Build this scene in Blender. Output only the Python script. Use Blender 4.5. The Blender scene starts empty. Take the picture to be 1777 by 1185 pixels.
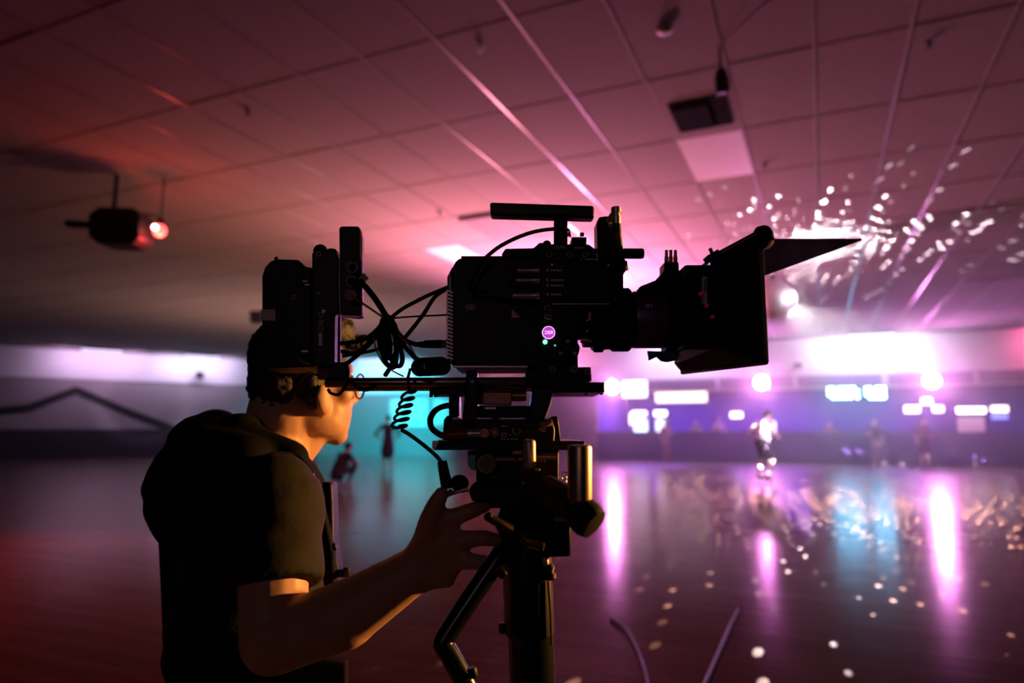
import bpy, bmesh, math, random
from mathutils import Vector, Matrix, noise
random.seed(7)
scene = bpy.context.scene
col = scene.collection
rad = math.radians

# ------------------------------------------------------------------ camera
CAM_H, PITCH, FPX = 1.28, rad(7.35), 1185.0
cam_d = bpy.data.cameras.new('camera')
cam_d.sensor_width = 36.0
cam_d.lens = FPX * 36.0 / 1777.0
cam_d.clip_start, cam_d.clip_end = 0.02, 200
cam_d.dof.use_dof = True
cam_d.dof.focus_distance = 1.0
cam_d.dof.aperture_fstop = 2.4
cam = bpy.data.objects.new('camera', cam_d)
col.objects.link(cam)
cam.location = (0, 0, CAM_H)
cam.rotation_euler = (rad(90) + PITCH, 0, 0)
scene.camera = cam

# ------------------------------------------------------------------ world, exposure
world = bpy.data.worlds.new('world')
scene.world = world
world.use_nodes = True
wn = world.node_tree
wn.nodes['Background'].inputs[0].default_value = (0.0, 0.0, 0.0, 1)
wn.nodes['Background'].inputs[1].default_value = 0.0
scene.view_settings.view_transform = 'Standard'
scene.view_settings.look = 'None'
scene.view_settings.gamma = 1.0
scene.view_settings.use_curve_mapping = False
scene.view_settings.exposure = 0.0
scene.cycles.use_denoising = True
scene.cycles.volume_bounces = 0
scene.cycles.max_bounces = 5
scene.cycles.diffuse_bounces = 2
scene.cycles.glossy_bounces = 3
scene.cycles.caustics_reflective = False
scene.cycles.caustics_refractive = False

# ------------------------------------------------------------------ placement helpers
def ray(x, y):
    u = (x - 888.5) / FPX; v = (592.5 - y) / FPX
    return Vector((u, math.cos(PITCH) - v * math.sin(PITCH), math.sin(PITCH) + v * math.cos(PITCH)))
def P(x, y, Y):
    d = ray(x, y); d *= Y / d.y
    return Vector((d.x, d.y, d.z + CAM_H))
def PZ(x, y, z):
    d = ray(x, y); d *= (z - CAM_H) / d.z
    return Vector((d.x, d.y, z))
RA = rad(24.2); CA, SA = math.cos(RA), math.sin(RA)
def W(x, y, z=0.0):                      # room axes -> world
    return Vector((x * CA + y * SA, -x * SA + y * CA, z))
def to_room(p):
    return Vector((p.x * CA - p.y * SA, p.x * SA + p.y * CA, p.z))
def PR(x, y, yr):                        # point on the room plane y' = yr
    d = ray(x, y); t = yr / (d.x * SA + d.y * CA); d *= t
    return Vector((d.x, d.y, d.z + CAM_H))
def PRr(x, y, yr): return to_room(PR(x, y, yr))
FAR = 28.8        # far wall (room y')
CEIL = 4.75
SOFFIT = 3.38
HAZE = .005

# ------------------------------------------------------------------ lights of the hall and added fill lights
def light(name, kind, loc, energy, color, size=0.1, aim=None, angle=None, blend=0.5, size_y=None, parent=None):
    l = bpy.data.lights.new(name, kind)
    l.energy = energy; l.color = color
    if kind == 'AREA':
        l.size = size
        if size_y: l.shape = 'RECTANGLE'; l.size_y = size_y
    else:
        l.shadow_soft_size = size
    if kind == 'SPOT':
        l.spot_size = angle or rad(90); l.spot_blend = blend
    o = bpy.data.objects.new(name, l); col.objects.link(o)
    o.location = loc
    if aim is not None:
        o.rotation_euler = (Vector(aim) - Vector(loc)).to_track_quat('-Z', 'Y').to_euler()
    return o

MAGENTA = (1.0, 0.16, 0.85); LAV = (0.72, 0.58, 1.0)
par_spots = [PR(1064, 672, FAR - .5), PR(1322, 664, FAR - .5), PR(1616, 661, FAR - .5)]
for i, p in enumerate(par_spots):
    tgt = W(to_room(p).x - (2, 1, 0)[i], 14, 4.6)
    light('par_beam', 'SPOT', p + (tgt - p).normalized() * .22, 600, MAGENTA, .10, tgt, rad(120), .8)
wash_px = [(1170, 590, (.80, .62, 1.0), 120), (1512, 569, (.90, .75, 1.0), 170), (178, 597, (.80, .5, .9), 75), (352, 609, (.74, .60, 1.0), 100), (640, 600, (.40, .5, 1.0), 110)]
# warm spotlight standing to the right of the operator, lighting face, sleeve and knobs
light('warm_spot', 'SPOT', (4.3, 2.45, 1.75), 2000, (1.0, .42, .09), .08, (-.35, 1.25, 1.2), rad(30), .6)
# warm light on the left half of the ceiling
light('warm_uplight', 'SPOT', W(-7, 9.0, .4), 470, (1.0, .38, .2), .3, W(-7, 10.0, 4.7), rad(140), 1.0)
# rose fill lights added unseen behind the rig to brighten the ceiling
light('rose_fill', 'SPOT', P(860, 690, 13), 1650, (1.0, .28, .40), .15, P(860, 690, 13) + Vector((.2, -.2, 1)), rad(150), .8)
light('rose_fill', 'SPOT', P(1000, 650, 16), 3500, (1.0, .28, .60), .15, P(1000, 650, 16) + Vector((.15, -.3, 1)), rad(150), .8)
light('warm_uplight', 'SPOT', W(-14, 16, .4), 800, (1.0, .55, .42), .2, W(-14, 16, 4), rad(160), .8)  # second uplight added out of sight to lift the far left ceiling
# pale spot added without a fixture to brighten the skater
light('skater_fill', 'SPOT', W(9.5, 13, 4.4), 20000, (1, .75, .95), .08, PZ(1332, 834, 0) + Vector((0, 0, .9)), rad(9), .5)
# rose fill added without a fixture to brighten the far barrier and its spectators
light('barrier_fill', 'SPOT', W(7.5, 17, 4.4), 1700, (.95, .38, .85), .1, W(-1, FAR, 1.0), rad(70), 1.0)
# dim pink fill added unseen behind the viewpoint, mirrored in the metal parts of the rig
light('rear_fill', 'SPOT', (-1.6, -7.0, 2.9), 36, (1, .62, .62), .25, (0, 1, 1.3), rad(40), 1.0)
# cyan flood on the far left of the end wall
light('cyan_flood', 'SPOT', PR(760, 640, FAR - 6), 9000, (.01, .8, .95), .15, PR(640, 755, FAR), rad(62), .9)
# violet strips over the snack area
for xr, ve in ((-7, 620), (-2, 600), (3, 380), (8, 120)):
    light('violet_strip', 'AREA', W(xr, FAR + 2.2, 3.2), ve, (.33, .12, 1.0), 3.0, W(xr, FAR + 2.2, 0), size_y=.3)

# ------------------------------------------------------------------ materials
MATS = {}
def mat(name, color, rough=.5, metal=0.0, emit=None, estr=0.0, noise_scale=None, noise_amt=.15, bump=0.0, spec=.5, alpha=1.0, trans=0.0):
    if name in MATS: return MATS[name]
    m = bpy.data.materials.new(name); m.use_nodes = True
    n = m.node_tree; b = n.nodes['Principled BSDF']
    b.inputs['Base Color'].default_value = (*color, 1)
    b.inputs['Roughness'].default_value = rough
    b.inputs['Metallic'].default_value = metal
    b.inputs['Specular IOR Level'].default_value = spec
    b.inputs['Alpha'].default_value = alpha
    b.inputs['Transmission Weight'].default_value = trans
    if emit:
        b.inputs['Emission Color'].default_value = (*emit, 1)
        b.inputs['Emission Strength'].default_value = estr
    tc = n.nodes.new('ShaderNodeTexCoord')
    nz = n.nodes.new('ShaderNodeTexNoise')
    nz.inputs['Scale'].default_value = noise_scale or 40
    nz.inputs['Detail'].default_value = 4
    n.links.new(tc.outputs['Object'], nz.inputs['Vector'])
    mx = n.nodes.new('ShaderNodeMix'); mx.data_type = 'RGBA'; mx.blend_type = 'MULTIPLY'
    mx.inputs['Factor'].default_value = noise_amt
    mx.inputs['A'].default_value = (*color, 1)
    n.links.new(nz.outputs['Fac'], mx.inputs['B'])
    n.links.new(mx.outputs['Result'], b.inputs['Base Color'])
    if bump:
        bp = n.nodes.new('ShaderNodeBump'); bp.inputs['Strength'].default_value = bump
        bp.inputs['Distance'].default_value = .002
        n.links.new(nz.outputs['Fac'], bp.inputs['Height'])
        n.links.new(bp.outputs['Normal'], b.inputs['Normal'])
    MATS[name] = m
    return m

black = mat('black anodised metal', (.0035, .0035, .004), .42, .0, noise_scale=300, bump=.15, spec=.22)
blackg = mat('black gloss metal', (.006, .006, .0065), .25, .0, spec=.5)
rubber = mat('black rubber', (.007, .007, .007), .6, spec=.2)
plastic = mat('black plastic', (.005, .005, .005), .5, spec=.25)
silver = mat('brushed silver', (.85, .78, .78), .36, .7, noise_scale=200)
steel = mat('satin steel', (.6, .5, .5), .4, .7)
copper = mat('copper anodised', (.62, .32, .27), .45, .6, noise_scale=500, bump=.3)
brass = mat('brass', (.75, .5, .18), .25, 1.0)
brushed = mat('brushed warm metal', (.55, .42, .30), .33, 1.0, noise_scale=160)
white_p = mat('white print', (.9, .84, .84), .6)
white_t = mat('white paper tape', (.9, .8, .78), .7)
red_p = mat('red plastic', (.35, .015, .012), .4)
red_dot_m = mat('glowing red paint', (.6, .02, .05), .4, emit=(.8, .02, .06), estr=.06)  # the dots carry a faint glow of their own, though no lamps
green_b = mat('green rubber boot', (.01, .12, .05), .5)
orange_b = mat('orange band', (.35, .10, .02), .5)
blue_c = mat('blue tape', (.02, .10, .26), .7)
violet_m = mat('violet sheen metal', (.2, .1, .25), .35, .8)  # purple sheen put into the metal colour
rod_m = mat('carbon rod satin', (.42, .34, .34), .3, 1.0)
skin = mat('skin', (.62, .36, .25), .5, noise_scale=60, noise_amt=.2, bump=.1)
hair_m = mat('dark hair', (.012, .008, .006), .6, noise_scale=220, bump=.8)
shirt_m = mat('dark grey cotton', (.020, .019, .017), .85, noise_scale=120, bump=.3, spec=.15)
vest_m = mat('black nylon webbing', (.005, .005, .005), .8, noise_scale=400, bump=.3, spec=.08)
jean_m = mat('black trousers', (.012, .012, .016), .85)

# ------------------------------------------------------------------ mesh builder
TMP = bpy.data.scenes.new('tmp')
def evaluated(ob):
    TMP.collection.objects.link(ob); vl = TMP.view_layers[0]; vl.update()
    me = bpy.data.meshes.new_from_object(ob.evaluated_get(vl.depsgraph))
    TMP.collection.objects.unlink(ob); return me
class MB:
    def __init__(s): s.v = []; s.f = []
    def add(s, vs, fs):
        k = len(s.v); s.v += [Vector(v) for v in vs]; s.f += [tuple(i + k for i in f) for f in fs]; return s
    def prism(s, poly, Y0, Y1):
        a = [P(x, y, Y0) for x, y in poly]; n = len(a)
        b = [p + Vector((0, Y1 - Y0, 0)) for p in a]
        return s.add(a + b, [tuple(range(n)), tuple(range(2 * n - 1, n - 1, -1))] + [(i, i + n, (i + 1) % n + n, (i + 1) % n) for i in range(n)])
    def rect(s, x0, y0, x1, y1, Y0, Y1): return s.prism([(x0, y0), (x1, y0), (x1, y1), (x0, y1)], Y0, Y1)
    def box(s, c, d, rz=0.0, M=None):
        hx, hy, hz = d[0] / 2, d[1] / 2, d[2] / 2
        R = M or Matrix.Rotation(rz, 3, 'Z'); c = Vector(c)
        vs = [c + R @ Vector((sx * hx, sy * hy, sz * hz)) for sx in (-1, 1) for sy in (-1, 1) for sz in (-1, 1)]
        return s.add(vs, [(0, 1, 3, 2), (4, 6, 7, 5), (0, 4, 5, 1), (2, 3, 7, 6), (0, 2, 6, 4), (1, 5, 7, 3)])
    def ring(s, c, ax, r, n, ph=0.0):
        ax = Vector(ax).normalized(); u = ax.orthogonal().normalized(); w = ax.cross(u)
        return [c + (u * math.cos(ph + 2 * math.pi * i / n) + w * math.sin(ph + 2 * math.pi * i / n)) * r for i in range(n)]
    def lathe(s, p0, p1, prof, n=24, caps=True):      # prof: list of (t, r) along p0->p1
        p0, p1 = Vector(p0), Vector(p1); ax = p1 - p0; vs = []; fs = []
        for t, r in prof: vs += s.ring(p0 + ax * t, ax, r, n)
        m = len(prof)
        for j in range(m - 1):
            for i in range(n):
                fs.append((j * n + i, j * n + (i + 1) % n, (j + 1) * n + (i + 1) % n, (j + 1) * n + i))
        if caps: fs += [tuple(range(n - 1, -1, -1)), tuple(range((m - 1) * n, m * n))]
        return s.add(vs, fs)
    def cyl(s, p0, p1, r0, r1=None, n=20): return s.lathe(p0, p1, [(0, r0), (1, r0 if r1 is None else r1)], n)
    def rcyl(s, p0, p1, r, e=.12, n=24):
        L = (Vector(p1) - Vector(p0)).length; b = min(r * e * 2, L * .3) / L
        return s.lathe(p0, p1, [(0, r * .82), (b * .4, r * .95), (b, r), (1 - b, r), (1 - b * .4, r * .95), (1, r * .82)], n)
    def tube(s, pts, r, n=8, smooth=6, r_end=None):
        pts = [Vector(p) for p in pts]
        if smooth and len(pts) > 2:
            q = [pts[0]] + pts + [pts[-1]]; o = []
            for i in range(1, len(q) - 2):
                for k in range(smooth):
                    t = k / smooth; a, b, c, d = q[i - 1], q[i], q[i + 1], q[i + 2]
                    o.append(.5 * (2 * b + (c - a) * t + (2 * a - 5 * b + 4 * c - d) * t * t + (3 * b - a - 3 * c + d) * t ** 3))
            pts = o + [pts[-1]]
        m = len(pts); vs = []; fs = []; u = None
        for i, p in enumerate(pts):
            t = (pts[min(i + 1, m - 1)] - pts[max(i - 1, 0)])
            t = t.normalized() if t.length > 1e-9 else Vector((0, 0, 1))
            u = t.orthogonal().normalized() if u is None else (u - t * u.dot(t)).normalized()
            w = t.cross(u); rr = r if r_end is None else r + (r_end - r) * i / (m - 1)
            vs += [p + (u * math.cos(2 * math.pi * k / n) + w * math.sin(2 * math.pi * k / n)) * rr for k in range(n)]
        for j in range(m - 1):
            for i in range(n): fs.append((j * n + i, j * n + (i + 1) % n, (j + 1) * n + (i + 1) % n, (j + 1) * n + i))
        fs += [tuple(range(n - 1, -1, -1)), tuple(range((m - 1) * n, m * n))]
        return s.add(vs, fs)
    def ell(s, c, r, M=None, nu=16, nv=10):
        c = Vector(c); r = (r, r, r) if isinstance(r, (int, float)) else r; M = M or Matrix.Identity(3); vs = []; fs = []
        vs.append(c + M @ Vector((0, 0, r[2])))
        for j in range(1, nv):
            a = math.pi * j / nv
            for i in range(nu):
                b = 2 * math.pi * i / nu
                vs.append(c + M @ Vector((r[0] * math.sin(a) * math.cos(b), r[1] * math.sin(a) * math.sin(b), r[2] * math.cos(a))))
        vs.append(c + M @ Vector((0, 0, -r[2]))); L = len(vs) - 1
        for i in range(nu):
            fs.append((0, 1 + i, 1 + (i + 1) % nu)); fs.append((L, L - nu + (i + 1) % nu, L - nu + i))
            for j in range(nv - 2):
                k = 1 + j * nu; fs.append((k + i, k + nu + i, k + nu + (i + 1) % nu, k + (i + 1) % nu))
        return s.add(vs, fs)
    def cap(s, p0, p1, r0, r1, n=14):                    # tapered capsule
        s.ell(p0, r0, None, n, 8); s.ell(p1, r1, None, n, 8); return s.cyl(p0, p1, r0, r1, n)
    def torus(s, c, ax, R, r, n=20, k=8):
        c = Vector(c); ax = Vector(ax).normalized(); u = ax.orthogonal().normalized(); w = ax.cross(u); vs = []; fs = []
        for i in range(n):
            a = 2 * math.pi * i / n; d = u * math.cos(a) + w * math.sin(a)
            for j in range(k):
                b = 2 * math.pi * j / k; vs.append(c + d * (R + r * math.cos(b)) + ax * r * math.sin(b))
        for i in range(n):
            for j in range(k): fs.append((i * k + j, ((i + 1) % n) * k + j, ((i + 1) % n) * k + (j + 1) % k, i * k + (j + 1) % k))
        return s.add(vs, fs)
    def text(s, body, c, h, xdir, updir, mirror=False, ext=.0003):
        cu = bpy.data.curves.new('t', 'FONT'); cu.body = body; cu.size = 1; cu.extrude = 0; cu.align_x = 'CENTER'; cu.align_y = 'CENTER'
        cu.resolution_u = 3
        ob = bpy.data.objects.new('t', cu); me = evaluated(ob)
        x, u = Vector(xdir).normalized(), Vector(updir).normalized(); c = Vector(c); sg = -1 if mirror else 1
        s.add([c + x * (v.co.x * h * sg) + u * (v.co.y * h) for v in me.vertices], [tuple(p.vertices) for p in me.polygons])
        bpy.data.objects.remove(ob); bpy.data.curves.remove(cu); bpy.data.meshes.remove(me)
        return s
    def mesh(s, name, origin, smooth=True, recalc=True):
        me = bpy.data.meshes.new(name)
        me.from_pydata([v - origin for v in s.v], [], s.f)
        if recalc:
            bm = bmesh.new(); bm.from_mesh(me); bmesh.ops.recalc_face_normals(bm, faces=bm.faces); bm.to_mesh(me); bm.free()
        if smooth:
            me.polygons.foreach_set('use_smooth', [True] * len(me.polygons)); me.set_sharp_from_angle(angle=rad(35))
        return me
    def build(s, name, m, parent=None, bevel=0.0, smooth=True, recalc=True, label=None):
        if parent is not None: o0 = world_loc(parent)
        else:
            lo = [min(v[i] for v in s.v) for i in range(3)]; hi = [max(v[i] for v in s.v) for i in range(3)]
            o0 = Vector(((lo[0] + hi[0]) / 2, (lo[1] + hi[1]) / 2, lo[2]))
        ob = bpy.data.objects.new(name, s.mesh(name, o0, smooth, recalc)); col.objects.link(ob)
        ob.data.materials.append(m)
        if parent is not None: ob.parent = parent
        else: ob.location = o0
        if bevel:
            b = ob.modifiers.new('bevel', 'BEVEL'); b.width = bevel; b.segments = 2; b.limit_method = 'ANGLE'; b.angle_limit = rad(40)
        if label: ob['label'] = label
        return ob
def world_loc(o):
    v = Vector(o.location)
    while o.parent: o = o.parent; v = v + Vector(o.location)
    return v
def thing(name, label, cat, loc, group=None):
    o = bpy.data.objects.new(name, None); col.objects.link(o); o.location = loc; o.empty_display_size = .05
    o['label'] = label; o['category'] = cat
    if group: o['group'] = group
    return o
def tag(o, label, cat, group=None, kind=None):
    o['label'] = label; o['category'] = cat
    if group: o['group'] = group
    if kind: o['kind'] = kind
    return o
def struct(o, label=None):
    o['kind'] = 'structure'
    if label: o['label'] = label
    return o
def union(mb, name, voxel, smooth_it, mats, classify, parent=None, jitter=None):
    """several overlapping volumes fused into one continuous surface"""
    t = mb.build('tmp', mats[0], None, recalc=False)
    r = t.modifiers.new('r', 'REMESH'); r.mode = 'VOXEL'; r.voxel_size = voxel; r.use_smooth_shade = True
    if smooth_it:
        sm = t.modifiers.new('s', 'SMOOTH'); sm.factor = .5; sm.iterations = smooth_it
    col.objects.unlink(t); me = evaluated(t)
    loc = Vector(t.location); old = t.data; bpy.data.objects.remove(t); bpy.data.meshes.remove(old)
    o0 = world_loc(parent) if parent else loc
    vn = [v.normal.copy() for v in me.vertices] if jitter else None
    for i, v in enumerate(me.vertices):
        w = v.co + loc
        if jitter: w = jitter(w, vn[i])
        v.co = w - o0
    me.materials.clear()
    for m in mats: me.materials.append(m)
    if classify:
        for p in me.polygons: p.material_index = classify(p.center + o0)
    me.polygons.foreach_set('use_smooth', [True] * len(me.polygons))
    me.name = name
    ob = bpy.data.objects.new(name, me); col.objects.link(ob)
    if parent: ob.parent = parent
    else: ob.location = o0
    return ob

# ================================================================== THE SETTING
def rbox(mb, x0, x1, y0, y1, z0, z1):
    vs = [W(x, y, z) for x in (x0, x1) for y in (y0, y1) for z in (z0, z1)]
    return mb.add(vs, [(0, 1, 3, 2), (4, 6, 7, 5), (0, 4, 5, 1), (2, 3, 7, 6), (0, 2, 6, 4), (1, 5, 7, 3)])
def rquadbox(mb, a, b, th, z0, z1):
    """wall slab from world point a to b (floor plan), thickness th to its left"""
    d = (b - a); d.z = 0; n = Vector((-d.y, d.x, 0)).normalized() * th
    vs = [Vector((q.x, q.y, z)) for z in (z0, z1) for q in (a, b, b + n, a + n)]
    return mb.add(vs, [(0, 1, 2, 3), (7, 6, 5, 4), (0, 4, 5, 1), (1, 5, 6, 2), (2, 6, 7, 3), (3, 7, 4, 0)])

def floor_material():
    m = bpy.data.materials.new('polished rink boards'); m.use_nodes = True
    n = m.node_tree; b = n.nodes['Principled BSDF']; L = n.links.new
    tc = n.nodes.new('ShaderNodeTexCoord'); mp = n.nodes.new('ShaderNodeMapping')
    mp.inputs['Rotation'].default_value = (0, 0, RA); L(tc.outputs['Object'], mp.inputs['Vector'])
    br = n.nodes.new('ShaderNodeTexBrick'); br.inputs['Scale'].default_value = 1.0
    br.inputs['Brick Width'].default_value = 2.4; br.inputs['Row Height'].default_value = .12
    br.inputs['Mortar Size'].default_value = .003
    br.inputs['Color1'].default_value = (.18, .085, .045, 1); br.inputs['Color2'].default_value = (.23, .11, .06, 1)
    br.inputs['Mortar'].default_value = (.10, .05, .035, 1)
    L(mp.outputs[0], br.inputs['Vector'])
    st = n.nodes.new('ShaderNodeMapping'); st.inputs['Scale'].default_value = (.5, 9, 1); L(mp.outputs[0], st.inputs['Vector'])
    nz = n.nodes.new('ShaderNodeTexNoise'); nz.inputs['Scale'].default_value = 2.5; nz.inputs['Detail'].default_value = 5
    L(st.outputs[0], nz.inputs['Vector'])
    mx = n.nodes.new('ShaderNodeMix'); mx.data_type = 'RGBA'; mx.blend_type = 'MULTIPLY'; mx.inputs['Factor'].default_value = .6
    L(br.outputs['Color'], mx.inputs['A']); L(nz.outputs['Fac'], mx.inputs['B']); L(mx.outputs['Result'], b.inputs['Base Color'])
    rr = n.nodes.new('ShaderNodeMapRange'); rr.inputs['To Min'].default_value = .13; rr.inputs['To Max'].default_value = .27
    L(nz.outputs['Fac'], rr.inputs['Value']); L(rr.outputs[0], b.inputs['Roughness'])
    bp = n.nodes.new('ShaderNodeBump'); bp.inputs['Strength'].default_value = .12; bp.inputs['Distance'].default_value = .004
    L(nz.outputs['Fac'], bp.inputs['Height']); L(bp.outputs[0], b.inputs['Normal'])
    b.inputs['Specular IOR Level'].default_value = 0.0
    gl = n.nodes.new('ShaderNodeBsdfAnisotropic'); gl.inputs['Color'].default_value = (1, .93, .9, 1)
    L(rr.outputs[0], gl.inputs['Roughness']); L(bp.outputs[0], gl.inputs['Normal'])
    lw = n.nodes.new('ShaderNodeLayerWeight'); lw.inputs['Blend'].default_value = .5
    pw = n.nodes.new('ShaderNodeMath'); pw.operation = 'POWER'; pw.inputs[1].default_value = 11.0; L(lw.outputs['Facing'], pw.inputs[0])
    ms = n.nodes.new('ShaderNodeMixShader'); L(pw.outputs[0], ms.inputs[0]); L(b.outputs[0], ms.inputs[1]); L(gl.outputs[0], ms.inputs[2])
    L(ms.outputs[0], n.nodes['Material Output'].inputs['Surface'])
    return m
paint = mat('pale wall paint', (.72, .70, .70), .7, noise_scale=3, noise_amt=.12)
beam_m = mat('lavender beam paint', (.50, .46, .52), .6)
panel_m = mat('purple header panel', (.17, .10, .22), .6)
carpet = mat('violet carpet wall', (.07, .035, .19), .95, noise_scale=60, bump=.3)
carpet_d = mat('dark carpet wall', (.045, .035, .05), .95, noise_scale=60, bump=.3)
grey_w = mat('grey wall paint', (.30, .26, .27), .75, noise_scale=3)
stripe_m = mat('black mural paint', (.012, .012, .014), .7)
tile_m = mat('ceiling tile', (.34, .295, .285), .9, noise_scale=14, noise_amt=.25, bump=.2)
tbar_m = mat('white painted grid bar', (.66, .60, .60), .35, noise_amt=.05)
grid_m = mat('satin grid bar', (.33, .29, .28), .31, noise_amt=.05)
plenum_m = mat('plenum board', (.05, .045, .045), .9)

mb = MB(); rbox(mb, -34, 15, -9, FAR + 6, -.1, 0)
floor = struct(mb.build('floor', floor_material(), smooth=False), 'glossy brown wooden rink floor')
mb = MB(); rbox(mb, -34, 15, -9, FAR + 6, CEIL + .05, CEIL + .15)
ceiling = struct(mb.build('ceiling', plenum_m, smooth=False), 'dropped ceiling of rectangular tiles in a metal grid')
CL = world_loc(ceiling)

GX, GY, X0, Y0 = .775, 1.53, -1.43, 8.0          # tile size and one grid corner (room axes)
def project(p):
    d = Vector(p) - Vector((0, 0, CAM_H)); fwd = d.y * math.cos(PITCH) + d.z * math.sin(PITCH)
    if fwd < .1: return None
    up = -d.y * math.sin(PITCH) + d.z * math.cos(PITCH)
    return 888.5 + FPX * d.x / fwd, 592.5 - FPX * up / fwd
def cell(px, py):
    r = to_room(PZ(px, py, CEIL)); return math.floor((r.x - X0) / GX), math.floor((r.y - Y0) / GY)
special = {cell(1250, 275): 'light', cell(1215, 190): 'vent', cell(822, 392): 'vent2', cell(815, 436): 'light2'}
tile_mesh = None
cells = []
for i in range(-40, 22):
    for j in range(-9, 14):
        x, y = X0 + i * GX, Y0 + j * GY
        if y + GY > FAR + .1: continue
        q = project(W(x + GX / 2, y + GY / 2, CEIL))
        if q is None or (i, j) in special: continue
        vis = -60 < q[0] < 1840 and -60 < q[1] < 640
        cells.append((0 if vis else 1, y if not vis else (W(x, y).length), i, j))
cells.sort()
far_tiles = MB()
tb = MB(); hx, hy = GX / 2 - .009, GY / 2 - .009
tv = []
for sx, sy in ((-1, -1), (1, -1), (1, 1), (-1, 1)): tv.append(Matrix.Rotation(-RA, 3, 'Z') @ Vector((sx * hx, sy * hy, 0)))
tb.add([v + Vector((0, 0, .0)) for v in tv] + [v + Vector((0, 0, .025)) for v in tv], [(3, 2, 1, 0), (4, 5, 6, 7), (0, 1, 5, 4), (1, 2, 6, 5), (2, 3, 7, 6), (3, 0, 4, 7)])
tile_mesh = tb.mesh('ceiling_tile', Vector((0, 0, 0)), smooth=False); tile_mesh.materials.append(tile_m)
for k, (h, dd, i, j) in enumerate(cells):
    c = W(X0 + (i + .5) * GX, Y0 + (j + .5) * GY, CEIL + .004 + random.uniform(-.002, .002))
    if k < 300:
        o = bpy.data.objects.new('ceiling_tile', tile_mesh); col.objects.link(o); o.parent = ceiling; o.location = c - CL
    else:
        far_tiles.add([c + v.co for v in tile_mesh.vertices], [tuple(p.vertices) for p in tile_mesh.polygons])
o = far_tiles.build('distant_ceiling_tiles', tile_m, ceiling, smooth=False, recalc=False); o['kind'] = 'stuff'
for i in range(-40, 23):
    x = X0 + i * GX; mb = MB(); rbox(mb, x - .014, x + .014, -6, FAR, CEIL - .004, CEIL + .006); mb.build('grid_bar', grid_m, ceiling, smooth=False)
for j in range(-9, 14):
    y = Y0 + j * GY; mb = MB(); rbox(mb, -32, 15, y - .011, y + .011, CEIL - .003, CEIL + .004); mb.build('cross_bar', mat('dull grid bar', (.25, .215, .205), .8), ceiling, smooth=False)

# ---- far wall, soffit, snack area
xo = PRr(1036, 700, FAR).x                      # left edge of the opening
L1, L2 = PZ(0, 600, CEIL), PZ(440, 625, CEIL)
dL = (L2 - L1); dL.z = 0; dL.normalize()
t = (FAR - to_room(L1).y) / (to_room(L1 + dL).y - to_room(L1).y)
corner = L1 + dL * t; Lend = L1 - dL * 9.0
xc = to_room(corner).x
mb = MB(); rbox(mb, xc - .5, 15, FAR, FAR + .3, SOFFIT, CEIL + .05)
wall_far = struct(mb.build('wall_far', paint, smooth=False), 'pale upper band of the end wall above the snack area')
mb = MB(); rbox(mb, xc - .5, xo, FAR + .05, FAR + .3, 0, SOFFIT); struct(mb.build('wall_far_lower', grey_w, smooth=False), 'plain lower end wall lit cyan')
mb = MB(); rbox(mb, xo, 15, FAR - .04, FAR + .26, 2.84, SOFFIT); o = mb.build('header_beam', beam_m, wall_far, smooth=False)
for a, b in ((1125, 1241), (1248, 1376), (1384, 1531), (1541, 1690), (1700, 1830)):
    xa, xb = PRr(a, 660, FAR - .07).x, PRr(b, 660, FAR - .07).x
    mb = MB(); rbox(mb, xa, xb, FAR - .07, FAR - .03, 2.91, 3.33); mb.build('header_panel', panel_m, wall_far, bevel=.01, smooth=False)
mb = MB(); rbox(mb, xo - .2, 15, FAR + 5, FAR + 5.2, 0, 4); struct(mb.build('wall_snack_area', carpet, smooth=False), 'violet back wall of the snack area')
mb = MB(); rbox(mb, xo - .2, xo, FAR + .3, FAR + 5, 0, 4); struct(mb.build('wall_snack_side', carpet, smooth=False))
mb = MB(); rbox(mb, xo, 15, FAR + .26, FAR + 5, SOFFIT, SOFFIT + .1); struct(mb.build('ceiling_snack_area', carpet_d, smooth=False))
mb = MB(); rbox(mb, xo, 15, FAR, FAR + .16, 0, 1.16); kw = struct(mb.build('wall_barrier', carpet, smooth=False), 'low carpeted barrier along the rink')
mb = MB(); rbox(mb, xo, 15, FAR - .03, FAR + .19, 1.16, 1.20); mb.build('cap_rail', carpet_d, kw, bevel=.01, smooth=False)
mb = MB(); rbox(mb, xo, 15, FAR - .03, FAR, 0, .12); mb.build('kick_board', carpet_d, kw, smooth=False)
# ---- pale boards on the cyan end wall
board_m = mat('pale notice board', (.8, .78, .76), .6)
for (x0, y0, x1, y1, lb) in ((622, 666, 800, 686, 'long pale fascia board high on the cyan wall'), (676, 690, 742, 742, 'pale notice board behind the woman in the dark dress'), (752, 690, 800, 738, 'pale notice board behind the coiled cable')):
    a, b = PRr(x0, y1, FAR + .03), PRr(x1, y0, FAR + .03); r = thing('notice_board', lb, 'board', W((a.x + b.x) / 2, FAR, a.z), 'pale boards on the cyan wall')
    m = MB(); rbox(m, a.x, b.x, FAR + .02, FAR + .049, a.z, b.z); m.build('panel', board_m, r, smooth=False)
    for q in (0, 1):
        m = MB(); zz = (a.z, b.z)[q]; rbox(m, a.x - .03, b.x + .03, FAR, FAR + .048, zz - .03, zz + .03); m.build('frame_rail', grey_w, r, smooth=False)
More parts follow.
